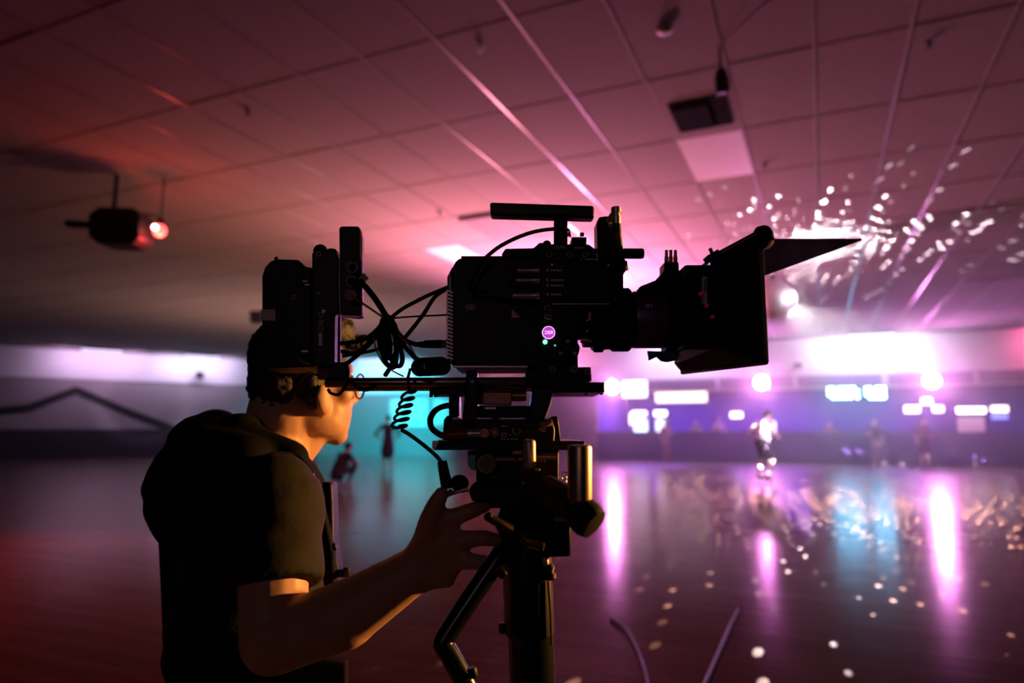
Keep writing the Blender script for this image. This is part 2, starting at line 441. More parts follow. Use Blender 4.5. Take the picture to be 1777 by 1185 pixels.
# ---- angled wall on the left
nL = Vector((dL.y, -dL.x, 0))                     # towards the room
if nL.dot(-L1) < 0: nL = -nL
def PL(x, y, off=0.0):
    d = ray(x, y); p0 = L1 + nL * off; t = (p0 - Vector((0, 0, CAM_H))).dot(nL) / d.dot(nL); d *= t
    return Vector((d.x, d.y, d.z + CAM_H))
ZB = PL(220, 661).z
mb = MB(); rquadbox(mb, Lend - nL * 0, corner, .3, ZB, CEIL + .05)
wall_left = struct(mb.build('wall_left', paint, smooth=False), 'angled wall with a pale washed upper band and dark mural below')
mb = MB(); rquadbox(mb, Lend - nL * .06, corner - nL * .06, .3, 0, ZB); mb.build('lower_wall', grey_w, wall_left, smooth=False)
mb = MB(); rquadbox(mb, Lend + nL * .3, corner + nL * .3, .35, 0, 1.30); mb.build('barrier', carpet_d, wall_left, smooth=False)
def stripe(pts, w):
    mb = MB()
    for (a, b) in zip(pts[:-1], pts[1:]):
        q = [(a[0], a[1] - w), (b[0], b[1] - w), (b[0], b[1] + w), (a[0], a[1] + w)]
        f = [PL(x, y, -.055) for x, y in q]; k = [p + nL * .02 for p in f]
        mb.add(f + k, [(0, 1, 2, 3), (7, 6, 5, 4), (0, 4, 5, 1), (1, 5, 6, 2), (2, 6, 7, 3), (3, 7, 4, 0)])
    return mb
stripe([(-120, 690), (-30, 716), (50, 708), (132, 677), (215, 712), (320, 752)], 7).build('mural_stripe', stripe_m, wall_left, smooth=False)
# ---- thin stage haze hanging over the far half of the hall
hz = bpy.data.materials.new('stage haze'); hz.use_nodes = True; hn = hz.node_tree
hn.nodes.remove(hn.nodes['Principled BSDF']); vs = hn.nodes.new('ShaderNodeVolumeScatter')
vs.inputs['Color'].default_value = (1, 1, 1, 1); vs.inputs['Density'].default_value = HAZE; vs.inputs['Anisotropy'].default_value = .3
v2 = hn.nodes.new('ShaderNodeVolumeScatter'); v2.inputs['Density'].default_value = HAZE * 1.6; v2.inputs['Anisotropy'].default_value = .88
ad = hn.nodes.new('ShaderNodeAddShader'); hn.links.new(vs.outputs[0], ad.inputs[0]); hn.links.new(v2.outputs[0], ad.inputs[1])
hn.links.new(ad.outputs[0], hn.nodes['Material Output'].inputs['Volume'])
mb = MB(); rbox(mb, -15, 14.7, 11, FAR - .1, .01, CEIL - .08)
haze = mb.build('haze', hz, smooth=False); haze['kind'] = 'stuff'; haze['label'] = 'thin stage haze over the far half of the rink'; haze['category'] = 'haze'
# ---- walls out of the frame that close the hall
mb = MB(); rbox(mb, 14.8, 15, -9, FAR + 5.2, 0, CEIL + .1); struct(mb.build('wall_right', carpet_d, smooth=False))
mb = MB(); rbox(mb, -34, 15, -9.2, -9, 0, CEIL + .1); struct(mb.build('wall_behind', carpet_d, smooth=False))
le = to_room(Lend)
mb = MB(); rbox(mb, le.x - .2, le.x, -9, le.y + .2, 0, CEIL + .1); struct(mb.build('wall_left_side', carpet_d, smooth=False))

# ================================================================== LAMPS AND CEILING THINGS
lamp_m = mat('black lamp housing', (.015, .014, .016), .5)
def lens_m(name, c, s): return mat(name, (.8, .8, .8), .3, emit=c, estr=s)
par_lens = lens_m('magenta lamp lens', (1.0, .42, .95), 230)
par_lab = ['magenta stage lamp nearest the film camera, left of the dark header panels', 'magenta stage lamp above the skater in the white shirt', 'magenta stage lamp on the beam at far right, right of the two-part light sign']
for i, p in enumerate(par_spots):
    tgt = W(to_room(p).x, 10, 2.6); ax = (tgt - p).normalized()
    r = thing('stage_lamp', par_lab[i], 'lamp', p + Vector((0, 0, .4)), 'magenta lamps under the soffit')
    MB().lathe(p - ax * .25, p + ax * .14, [(0, .09), (.2, .2), (.9, .27), (1, .27)], 24).build('housing', lamp_m, r)
    MB().lathe(p + ax * .1405, p + ax * .16, [(0, .25), (.6, .2), (1, .1)], 24).build('lens', par_lens, r)
    m = MB(); m.tube([p + Vector((-.28, 0, 0)), p + Vector((-.29, 0, .2)), p + Vector((0, 0, .34)), p + Vector((.29, 0, .2)), p + Vector((.28, 0, 0))], .015, 6); m.build('yoke', lamp_m, r)
    pr = to_room(p); m = MB(); m.tube([p + Vector((0, 0, .32)), p + Vector((0, 0, .36)), W(pr.x, FAR - .05, min(p.z + .36, 3.3))], .025, 8, 0); m.build('clamp_arm', lamp_m, r)
# wall washers just under the ceiling
wash_lab = ['added lavender wall washer hidden behind the matte box', 'white wall washer under the ceiling above the right half of the end wall', 'pale wall washer at far left, left of its brighter twin', 'bright wall washer at left, behind the operator', 'bluish wall washer hidden behind the film camera']  # first washer is an unseen addition to brighten the pale band
wash_glow = lens_m('wall washer tube', (.75, .68, 1.0), 3.0)
for i, (x, y, c, e) in enumerate(wash_px):
    left = i in (2, 3)
    if left: q = PL(x, y, 1.3); n = nL; d = dL
    else: q = PR(x, y, FAR - 1.3); n = W(0, -1, 0); d = W(1, 0, 0)
    q.z = min(q.z, CEIL - .10)
    r = thing('wall_washer', wash_lab[i], 'lamp', q, 'wall washers under the ceiling')
    M = Matrix((d, n, Vector((0, 0, 1)))).transposed()
    MB().box(q + Vector((0, 0, .055)), (1.6, .22, .05), M=M).build('housing', tbar_m, r, bevel=.01)
    MB().box(q + Vector((0, 0, .018)) - n * .03, (1.5, .12, .02), M=M).build('tube_cover', wash_glow, r, bevel=.005)
    light('wash', 'AREA', q - n * .05 + Vector((0, 0, -.03)), e, c, 3.2, q - n * .9 + Vector((0, 0, -.55)), size_y=.2)
light('red_floor_spot', 'SPOT', W(-13, 6, 4.4), 900, (1, .02, .02), .1, PZ(60, 975, 0), rad(36), 1.0)
light('red_wash', 'AREA', PL(-30, 590, .9), 60, (1, .08, .12), 1.2, PL(-30, 625, 0), size_y=.2)
light('pink_wash', 'AREA', PR(1850, 566, FAR - .9), 90, (1, .12, .35), 1.2, PR(1850, 600, FAR), size_y=.2)

# mirror ball, its pin spot and added dot lamps
BALL = P(1343, 521, 13.0); BR = .40
ball_m = mat('mirror facets', (.95, .88, .94), .55, 1.0)
r = thing('mirror_ball', 'large mirror ball hanging behind the matte box flags', 'mirror ball', BALL)
mb = MB(); nv = 26
rows = []
for j in range(nv):
    a0, a1 = math.pi * j / nv, math.pi * (j + 1) / nv; am = (a0 + a1) / 2
    nu = max(4, int(52 * math.sin(am)))
    for i in range(nu):
        b0, b1 = 2 * math.pi * (i + .06) / nu, 2 * math.pi * (i + .94) / nu; e = .06 * (a1 - a0)
        f = lambda a, b, rr=BR: BALL + Vector((math.sin(a) * math.cos(b), math.sin(a) * math.sin(b), math.cos(a))) * rr
        mb.add([f(a0 + e, b0), f(a1 - e, b0), f(a1 - e, b1), f(a0 + e, b1)], [(0, 1, 2, 3)])
o = mb.build('mirror_facets', ball_m, r, smooth=False, recalc=False); o['kind'] = 'stuff'
MB().ell(BALL, BR - .006, None, 32, 20).build('core', lamp_m, r)
MB().cyl(BALL + Vector((0, 0, BR)), Vector((BALL.x, BALL.y, CEIL)), .012).build('hanger', lamp_m, r)
MB().rcyl(BALL + Vector((0, 0, BR - .01)), BALL + Vector((0, 0, BR + .10)), .06).build('motor', lamp_m, r)
DSIGN = 1.0     # dot lamps are masked towards the lit half of the ball
def dots_light(name, loc, energy, color, scale, lo, low, edge, up, to):
    o = light(name, 'SPOT', loc, energy, color, 0.0, Vector(loc) + Vector((.1, 0, up)), rad(160), .15)
    l = o.data; l.use_nodes = True; n = l.node_tree; em = n.nodes['Emission']
    g = n.nodes.new('ShaderNodeNewGeometry'); v = n.nodes.new('ShaderNodeTexVoronoi'); v.inputs['Scale'].default_value = scale
    v.inputs['Randomness'].default_value = .75
    n.links.new(g.outputs['Incoming'], v.inputs['Vector'])
    mr = n.nodes.new('ShaderNodeMapRange'); mr.inputs['From Min'].default_value = lo; mr.inputs['From Max'].default_value = lo * .7
    mr.inputs['To Min'].default_value = 0; mr.inputs['To Max'].default_value = 1
    n.links.new(v.outputs['Distance'], mr.inputs['Value'])
    sp = n.nodes.new('ShaderNodeMath'); sp.operation = 'MULTIPLY'
    sx = n.nodes.new('ShaderNodeSeparateColor'); n.links.new(v.outputs['Color'], sx.inputs[0])
    pw = n.nodes.new('ShaderNodeMath'); pw.operation = 'POWER'; pw.inputs[1].default_value = 1.3
    n.links.new(sx.outputs[0], pw.inputs[0]); n.links.new(mr.outputs[0], sp.inputs[0]); n.links.new(pw.outputs[0], sp.inputs[1])
    dp = n.nodes.new('ShaderNodeVectorMath'); dp.operation = 'DOT_PRODUCT'; dp.inputs[1].default_value = (DSIGN * to[0], DSIGN * to[1], 0)
    n.links.new(g.outputs['Incoming'], dp.inputs[0])
    m2 = n.nodes.new('ShaderNodeMapRange'); m2.interpolation_type = 'SMOOTHSTEP'; m2.inputs['From Min'].default_value = edge; m2.inputs['From Max'].default_value = .35; m2.inputs['To Min'].default_value = low
    n.links.new(dp.outputs['Value'], m2.inputs['Value'])
    s3 = n.nodes.new('ShaderNodeMath'); s3.operation = 'MULTIPLY'; n.links.new(sp.outputs[0], s3.inputs[0]); n.links.new(m2.outputs[0], s3.inputs[1])
    n.links.new(s3.outputs[0], em.inputs['Strength'])
    return o
for off in ((.33, -.36, -.05), (.48, .13, -.05)):  # added lamps with a dot pattern stand in for the facet reflections
    dots_light('ball_sparkle', BALL + Vector(off), 80000, (1, .85, 1), 20, .14, .02, -1.0, 1, (.95, -.2))
    dots_light('ball_sparkle', BALL + Vector(off) - Vector((0, 0, .1)), 600000, (1, .85, .9), 42, .13, 0.0, -.75, -1, (.95, .15))
light('ball_pin_spot', 'SPOT', W(9.5, 11, 4.2), 9000, (1, .8, .95), .05, BALL, rad(6.5), .3)

# ceiling panels, vents, small ceiling things
diff_m = mat('white acrylic diffuser', (.9, .88, .9), .35)
def cell_box(c, shr, z0, z1):
    x, y = X0 + c[0] * GX, Y0 + c[1] * GY
    return rbox(MB(), x + shr, x + GX - shr, y + shr, y + GY - shr, z0, z1), W(x + GX / 2, y + GY / 2, CEIL)
labs = {'light': 'white ceiling light panel beside the air vent, above the matte box', 'light2': 'white ceiling light panel above the film camera body',
        'vent': 'dark ceiling air vent above the white light panel', 'vent2': 'dark ceiling vent panel left of the camera top handle'}
for c, k in special.items():
    m, ctr = cell_box(c, .012, CEIL - .004, CEIL + .02)
    if k.startswith('light'):
        r = thing('ceiling_light', labs[k], 'light', ctr)
        m.build('diffuser', diff_m, r, bevel=.003, smooth=False)
        m, _ = cell_box(c, .002, CEIL + .021, CEIL + .05); m.build('frame', tbar_m, r, smooth=False)
    else:
        r = thing('air_vent', labs[k], 'vent', ctr)
        x, y = X0 + c[0] * GX, Y0 + c[1] * GY
        if k == 'vent':
            m.build('panel', tile_m, r, smooth=False)
            m = MB(); rbox(m, x + .10, x + GX - .08, y + .55, y + 1.30, CEIL - .014, CEIL - .005); m.build('backing', mat('dark vent', (.004, .004, .004), .9, spec=.05), r, smooth=False)
            for q in range(9):
                yy = y + .57 + q * .085; m = MB(); rbox(m, x + .10, x + GX - .08, yy, yy + .02, CEIL - .034, CEIL - .013); m.build('slat', plenum_m, r, smooth=False)
            m = MB(); rbox(m, x + .12, x + .5, y + .62, y + 1.22, CEIL - .06, CEIL - .035); m.build('duct_box', mat('dark vent', (.004, .004, .004), .9, spec=.05), r, smooth=False)
        else:
            m.build('panel', mat('grey vent panel', (.2, .18, .19), .7), r, smooth=False)
            m = MB(); rbox(m, x + .03, x + GX - .03, y + .04, y + .12, CEIL - .05, CEIL - .005); m.build('louver', plenum_m, r, smooth=False)
def disc_on_ceiling(px, py, rr, h, name, label, cat, m, group=None):
    p = PZ(px, py, CEIL - .016)
    o = MB().lathe(p, p - Vector((0, 0, h)), [(0, rr), (.55, rr), (.8, rr * .8), (1, rr * .45)], 20).build(name, m)
    return tag(o, label, cat, group)
disc_on_ceiling(1153, 47, .075, .06, 'smoke_detector', 'pale round smoke detector on the dark upper ceiling', 'detector', tbar_m)
for px, py, lb in ((833, 80, 'top middle of the picture'), (430, 191, 'upper left of the picture'), (1327, 284, 'right of the white light panel'), (1612, 72, 'top right corner area of the picture'), (763, 368, 'left of the dark vent panel')):
    p = PZ(px, py, CEIL - .016)
    r = thing('sprinkler_head', 'small dark sprinkler head on the ceiling, ' + lb, 'sprinkler', p, 'sprinkler heads')
    MB().lathe(p, p - Vector((0, 0, .012)), [(0, .035), (1, .03)], 14).build('escutcheon', lamp_m, r)
    MB().cyl(p - Vector((0, 0, .012)), p - Vector((0, 0, .05)), .010).build('stem', lamp_m, r)
    MB().lathe(p - Vector((0, 0, .05)), p - Vector((0, 0, .056)), [(0, .024), (1, .024)], 12).build('deflector', lamp_m, r)
# hanging spot with a yellow gel
p = PZ(1249, 80, CEIL - .016)
r = thing('hanging_spot', 'small black spot lamp with yellow gel hanging above the air vent', 'lamp', p)
MB().cyl(p, p - Vector((0, 0, .25)), .012).build('stem', lamp_m, r)
MB().lathe(p + Vector((0, 0, -.22)), p + Vector((.03, .06, -.42)), [(0, .04), (.3, .06), (1, .065)], 16).build('housing', lamp_m, r)
MB().box(p + Vector((.075, .06, -.36)), (.012, .10, .12)).build('gel_frame', mat('yellow gel', (.5, .33, .03), .5), r)
# red lamp and black speaker on the left ceiling
p = P(196, 392, 9.0); r = thing('ceiling_speaker', 'black boxy loudspeaker hung from the left ceiling beside the red lamp', 'speaker', Vector((p.x, p.y, CEIL)))
MB().prism([(152, 372), (170, 358), (232, 360), (241, 372), (241, 412), (228, 423), (168, 421), (153, 409)], 8.8, 9.2).build('cabinet', lamp_m, r, bevel=.02)
MB().cyl(p, Vector((p.x, p.y, CEIL - .01)), .03).build('bracket', lamp_m, r)
MB().prism([(112, 381), (154, 384), (154, 394), (112, 392)], 8.95, 9.05).build('arm', lamp_m, r)
q = P(277, 400, 9.0); r = thing('red_lamp', 'glowing red lamp on the left ceiling', 'lamp', Vector((q.x, q.y, CEIL)))
MB().ell(q, .085, None, 18, 12).build('bulb', lens_m('red bulb', (1, .06, .05), 5.5), r)
MB().ell(q + Vector((-.02, -.09, .02)), .03).build('bulb_core', lens_m('bulb filament glow', (1, .45, .35), 30), r)
MB().cyl(q + Vector((0, .02, .06)), q + Vector((0, .02, .16)), .05, .04).build('socket', lamp_m, r)
MB().tube([q + Vector((0, .02, .15)), q + Vector((-.1, .02, .22)), P(240, 372, 9.0)], .012).build('arm', lamp_m, r)
MB().cyl(q + Vector((0, .02, .16)), Vector((q.x, q.y + .02, CEIL - .01)), .010).build('stem', lamp_m, r)
light('red_glow', 'POINT', q + Vector((0, -.02, -.22)), 28, (1, .05, .03), .08)
# dark wall speakers
def wall_box(p, s, label, hang=False):
    r = thing('wall_speaker', label, 'speaker', p, 'small dark speakers near the far walls')
    MB().box(p, (s, s * .8, s)).build('cabinet', lamp_m, r, bevel=s * .08)
    MB().cyl(p + Vector((0, -s * .4, 0)), p + Vector((0, -s * .43, 0)), s * .36).build('grille', mat('speaker grille', (.02, .02, .03), .8), r)
    MB().cyl(p + Vector((0, 0, s * .4)), Vector((p.x, p.y, CEIL)) if hang else p + Vector((0, s * .8, s * .2)), .02).build('bracket', lamp_m, r)
wall_box(PR(1385, 635, FAR - .3), .24, 'small dark speaker on the pale band above the white-shirted skater')
wall_box(PL(347, 651, .3), .30, 'small dark speaker on the pale left band behind the operator')
wall_box(PL(130, 566, 6), .50, 'dark speaker hanging near the left wall at far left', True)
wall_box(P(447, 551, 20), .36, 'dark speaker hanging behind the battery pack', True)

# ================================================================== SNACK AREA
def face_m(name, c, s): return mat(name, (.5, .5, .5), .4, emit=c, estr=s)
def lit_sign(px, yr, c, s, name, label, cat, group=None, depth=.12):
    x0, y0, x1, y1 = px; a = PRr(x0, y1, yr); b = PRr(x1, y0, yr)
    r = thing(name, label, cat, W((a.x + b.x) / 2, yr, a.z), group)
    m = MB(); rbox(m, a.x - .03, b.x + .03, yr + .012, yr + depth, a.z - .03, b.z + .03); m.build('housing', lamp_m, r, bevel=.01, smooth=False)
    m = MB(); rbox(m, a.x, b.x, yr, yr + .02, a.z, b.z); m.build('lit_face', face_m('sign glow %s' % str((c, s)), c, s), r, bevel=.004, smooth=False)
    return r
YB = FAR + 3.0
lit_sign((1138, 675, 1226, 699), FAR + .35, (1, .82, .72), 2.6, 'menu_board', 'long glowing cream menu board under the leftmost header panel', 'sign')
lit_sign((1080, 660, 1122, 690), FAR - .25, (1, .85, 1), 3.0, 'light_box', 'bright white light box beside the leftmost magenta lamp', 'sign')
G = 'small lit signs in the snack area'
lit_sign((1268, 715, 1288, 725), YB, (1, .8, 1), 5, 'lit_sign', 'small white sign left of the white-shirted skater', 'sign', G)
lit_sign((1093, 717, 1100, 737), YB, (1, .8, 1), 4, 'lit_sign', 'narrow upright white sign at the left end of the snack area', 'sign', G)
lit_sign((1570, 704, 1596, 716), YB, (1, .8, .85), 5, 'lit_sign', 'white sign left of the person under the right magenta lamp', 'sign', G)
lit_sign((1599, 690, 1617, 702), YB + .3, (1, .75, .9), 5, 'lit_sign', 'white sign directly under the right magenta lamp', 'sign', G)
lit_sign((1619, 704, 1637, 715), YB, (1, .8, .9), 5, 'lit_sign', 'white sign right of the person under the right magenta lamp', 'sign', G)
lit_sign((1720, 704, 1749, 715), YB, (1, .8, .7), 4, 'lit_sign', 'cream sign above a blue strip at far right', 'sign', G)
lit_sign((1721, 719, 1749, 727), YB, (.12, .2, 1), 2.5, 'lit_strip', 'blue glowing strip under the cream sign at far right', 'sign', G)
lit_sign((1207, 739, 1215, 747), YB - 1, (1, .75, .9), 5, 'round_light', 'tiny white light between the seated spectators', 'light', G)
# light sign made of round bulbs, in two blocks
bulb = face_m('cyan white bulb', (.14, .60, 1.0), 65)
for (x0, x1, ncol, lb) in ((1437, 1490, 9, 'wide block of the cyan-white bulb sign under the header panels'), (1502, 1536, 6, 'narrow right block of the cyan-white bulb sign')):
    a = PRr(x0, 692, FAR - .15); b = PRr(x1, 671, FAR - .15)
    r = thing('bulb_sign', lb, 'sign', W((a.x + b.x) / 2, FAR - .1, a.z), 'cyan-white bulb sign')
    m = MB(); rbox(m, a.x - .06, b.x + .06, FAR - .12, FAR - .045, a.z - .06, b.z + .05); m.build('housing', lamp_m, r, bevel=.01, smooth=False)
    m = MB(); rbox(m, (a.x + b.x) / 2 - .04, (a.x + b.x) / 2 + .04, FAR - .11, FAR - .05, b.z, 2.95); m.build('bracket', lamp_m, r, smooth=False)
    bm_ = MB().ell((0, 0, 0), .052, None, 10, 6).mesh('bulb', Vector((0, 0, 0))); bm_.materials.append(bulb); r0 = world_loc(r)
    for i in range(ncol):
        for j in range(4):
            if (i * 5 + j * 3 + (i * j) % 4) % 7 == 0: continue
            o = bpy.data.objects.new('bulb', bm_); col.objects.link(o); o.parent = r
            o.location = W(a.x + (i + .5) * (b.x - a.x) / ncol, FAR - .135, a.z + (j + .5) * (b.z - a.z) / 4) - r0
def arcade(px, w, label, c, s, marq):
    q = PRr(px, 740, FAR + 2.2); x, y = q.x, q.y
    r = thing('arcade_machine', label, 'arcade machine', W(x, y, 0), 'arcade machines')
    for sx in (-1, 1):
        m = MB(); pr = [(y, 0), (y + .75, 0), (y + .75, 2.15), (y + .1, 2.15), (y + .05, 1.9), (y + .3, 1.75), (y + .22, 1.2), (y - .08, 1.0), (y, .9)]
        xa = x + sx * (w / 2); vs = [W(xa, a, z) for a, z in pr] + [W(xa - sx * .03, a, z) for a, z in pr]; n = len(pr)
        m.add(vs, [tuple(range(n)), tuple(range(2 * n - 1, n - 1, -1))] + [(i, i + n, (i + 1) % n + n, (i + 1) % n) for i in range(n)]); m.build('side_panel', carpet_d, r, smooth=False)
    m = MB(); rbox(m, x - w / 2 + .03, x + w / 2 - .03, y + .02, y + .7, .05, .95); m.build('cabinet_base', lamp_m, r, smooth=False)
    m = MB(); rbox(m, x - w / 2 + .03, x + w / 2 - .03, y - .04, y + .26, .98, 1.05); m.build('control_panel', lamp_m, r, smooth=False)
    m = MB(); rbox(m, x - w / 2 + .06, x + w / 2 - .06, y + .26, y + .34, 1.14, 1.74); m.build('screen', face_m('arcade screen %s' % px, c, s), r, smooth=False)
    m = MB(); rbox(m, x - w / 2 + .03, x + w / 2 - .03, y + .06, y + .2, 1.9, 2.12); m.build('marquee', face_m('marquee %s' % px, (1, .8, 1), marq), r, smooth=False)
arcade(1109, .72, 'arcade machine with a bright blue-white screen left of the pink-clad person', (.6, .85, 1), 3.0, 5)
arcade(1146, .62, 'narrow arcade machine beside the pink-clad person', (.75, .9, 1), 2.2, 6)
arcade(1688, 1.0, 'arcade machine with a dim pink screen at far right', (.5, .2, .25), .6, 6)

# ================================================================== PEOPLE ON AND BEYOND THE RINK
def seg_class(segs):
    def f(c):
        best = 1e9; k = 0
        for (a, b, r0, r1, mi) in segs:
            d = b - a; L = d.length_squared
            t = 0 if L < 1e-12 else max(0, min(1, (c - a).dot(d) / L))
            e = (c - a - d * t).length - (r0 + (r1 - r0) * t)
            if e < best: best = e; k = mi
        return k
    return f
def figure(label, foot, h, yaw, pose, cols, dress=False, hair=(.02, .015, .012), skates=None, group='people around the rink', bulk=1.0):
    """cols: skin, top, bottom, shoe ; pose: joint overrides in a 1.75 m figure facing +y"""
    J = dict(hip=(0, 0, .93), waist=(0, .01, 1.08), chest=(0, .02, 1.28), neck=(0, .01, 1.45), head=(0, .03, 1.62),
             hl=(-.10, 0, .90), hr=(.10, 0, .90), kl=(-.11, .03, .50), kr=(.11, .03, .50), al=(-.11, -.01, .10), ar=(.11, -.01, .10),
             sl=(-.19, 0, 1.40), sr=(.19, 0, 1.40), el=(-.25, -.02, 1.13), er=(.25, -.02, 1.13), wl=(-.25, .10, .90), wr=(.25, .10, .90))
    J.update(pose); s = h / 1.75; R = Matrix.Rotation(yaw, 3, 'Z')
    J = {k: foot + R @ (Vector(v) * s) for k, v in J.items()}
    S = []
    def a(p, q, r0, r1, mi): S.append((J[p] if isinstance(p, str) else p, J[q] if isinstance(q, str) else q, r0 * s, r1 * s, mi))
    a('head', 'head', .098, .098, 0); a('neck', 'head', .055, .05, 0); a('hip', 'waist', .15, .135, 2); a('waist', 'chest', .14 * bulk, .155 * bulk, 1); a('chest', 'neck', .15 * bulk, .06, 1)
    a('sl', 'sr', .075, .075, 1)
    for q in 'lr':
        a('s' + q, 'e' + q, .058 * bulk, .045 * bulk, 1); a('e' + q, 'w' + q, .042, .032, 0)
        hnd = J['w' + q] + (J['w' + q] - J['e' + q]).normalized() * .09 * s; a('w' + q, hnd, .035, .03, 0)
        a('h' + q, 'k' + q, .085, .06, 2); a('k' + q, 'a' + q, .055, .04, 0 if cols.get('bare') else 2)
        toe = J['a' + q] + R @ Vector((0, .16, -.05)) * s; heel = J['a' + q] + R @ Vector((0, -.03, -.05)) * s
        a(heel, toe, .048, .04, 3); a('a' + q, heel, .045, .045, 3)
    if dress: a('hip', J['hip'] + (J['kl'] + J['kr'] - J['hl'] - J['hr']) * .36, .17, .21, 1)
    mb = MB()
    for p, q, r0, r1, mi in S:
        if (p - q).length < 1e-6: mb.ell(p, (r0 * .86, r0, r0 * 1.2), R)
        else: mb.cap(p, q, r0, r1, 10)
    r = thing('person', label, 'person', foot, group)
    ms = [mat('cloth %s' % str(cols[k]), cols[k], .85) if k != 'skin' else mat('skin %s' % str(cols[k]), cols[k], .6) for k in ('skin', 'top', 'bottom', 'shoe')]
    union(mb, 'body', .018 * s, 5, ms, seg_class(S), r)
    hd = J['head']; m = MB(); m.ell(hd + R @ Vector((0, -.022, .028)) * s, (.092 * s, .098 * s, .105 * s), R)
    union(m, 'hair', .02 * s, 2, [mat('hair %s' % str(hair), hair, .7)], None, r)
    for q in (-1, 1): MB().ell(hd + R @ Vector((q * .033, .094, .005)) * s, .011 * s, None, 8, 6).build('eye', lamp_m, r)
    if skates:
        for q in 'lr':
            b = J['a' + q]
            for k, dy in enumerate((-.03, .15)):
                m = MB(); 
                for dx in (-.04, .04):
                    c = b + R @ Vector((dx, dy, -.105)) * s; ax = R @ Vector((1, 0, 0)) * .02 * s; m.cyl(c - ax, c + ax, .03 * s, None, 10)
                m.build('skate_wheels', skates, r)
    return r
def gfoot(px, py): return PZ(px, py, 0)
SK = (.55, .36, .30)
lift = Vector((0, 0, .07))
wheel_w = mat('white skate wheels', (.8, .8, .8), .4)
figure('skater in a white shirt and dark shorts gliding on the rink', gfoot(1330, 837) + lift, 1.80, rad(-55),
       dict(hip=(0, -.10, .88), waist=(0, -.04, 1.02), chest=(0, .06, 1.22), neck=(0, .12, 1.38), head=(.0, .18, 1.54), hl=(-.1, -.1, .86), hr=(.1, -.1, .86), kl=(-.14, .12, .50), kr=(.12, .10, .48),
            al=(-.18, -.05, .12), ar=(.16, -.20, .10), sl=(-.2, .08, 1.33), sr=(.2, .08, 1.33), el=(-.32, -.08, 1.12), er=(.30, -.06, 1.12), wl=(-.22, .12, 1.0), wr=(.24, .16, 1.02)),
       dict(skin=SK, top=(.85, .80, .85), bottom=(.04, .025, .05), shoe=(.7, .65, .7), bare=True), skates=wheel_w, bulk=1.25)
figure('woman in a dark knee-length dress standing in the cyan light', gfoot(672, 821), 1.72, rad(15),
       dict(el=(-.40, -.06, 1.14), wl=(-.22, .08, 1.06), er=(.36, -.04, 1.15), wr=(.2, .1, 1.05)),
       dict(skin=SK, top=(.03, .03, .07), bottom=(.03, .03, .07), shoe=(.3, .2, .2), bare=True), dress=True)
figure('dark-clad person squatting on the rink in front of the cyan wall', gfoot(594, 846), 1.70, rad(-40),
       dict(hip=(0, -.18, .30), waist=(0, -.12, .45), chest=(0, .0, .64), neck=(0, .08, .78), head=(0, .14, .92), hl=(-.11, -.18, .30), hr=(.11, -.18, .30), kl=(-.18, .22, .48), kr=(.18, .22, .48),
            al=(-.14, .02, .10), ar=(.14, .02, .10), sl=(-.19, .04, .72), sr=(.19, .04, .72), el=(-.27, .16, .52), er=(.27, .16, .52), wl=(-.1, .36, .55), wr=(.1, .36, .55)),
       dict(skin=SK, top=(.02, .02, .03), bottom=(.03, .025, .035), shoe=(.4, .3, .3), bare=False))
figure('person in pale pink clothes standing at the barrier beside the arcade machines', PR(1157, 797, FAR - .6) * 1.0 - Vector((0, 0, PR(1157, 797, FAR - .6).z)), 1.68, rad(200), dict(el=(-.27, .05, 1.12), wl=(-.08, .2, 1.1)),
       dict(skin=SK, top=(.45, .22, .30), bottom=(.42, .22, .30), shoe=(.2, .1, .15)))
def behind(px, top_px, label, cols, yaw, seat=False, yr=FAR + .7):
    q = PR(px, 740, yr); base = Vector((q.x, q.y, 0)); hh = PR(px, top_px, yr).z
    figure(label, base, max(1.3, hh), yaw, dict(el=(-.28, .06, 1.14), wl=(-.1, .22, 1.12)), cols)
behind(1247, 722, 'person with a pinkish top behind the barrier, left of the white-shirted skater', dict(skin=SK, top=(.45, .25, .3), bottom=(.05, .04, .08), shoe=(.05, .05, .05)), rad(190))
behind(1208, 727, 'person behind the barrier between the pink-clad person and the small white light', dict(skin=SK, top=(.28, .18, .28), bottom=(.05, .04, .08), shoe=(.05, .05, .05)), rad(150))
behind(1440, 730, 'dim person behind the barrier under the bulb sign', dict(skin=SK, top=(.25, .12, .2), bottom=(.05, .04, .08), shoe=(.05, .05, .05)), rad(170))
f = gfoot(1522, 808); figure('dim person leaning at the barrier right of the bulb sign', f, 1.66, rad(160), dict(kl=(-.05, .05, .5), al=(.06, .0, .1), er=(.34, .05, 1.15), wr=(.2, .2, 1.2)),
       dict(skin=SK, top=(.06, .04, .09), bottom=(.22, .15, .24), shoe=(.4, .3, .25)))
f = gfoot(1606, 812); figure('dim person standing on the rink under the right magenta lamp', f, 1.68, rad(180), dict(el=(-.3, .05, 1.12), wl=(-.12, .2, 1.1)),
       dict(skin=SK, top=(.15, .06, .14), bottom=(.06, .03, .07), shoe=(.3, .2, .25), bare=True))

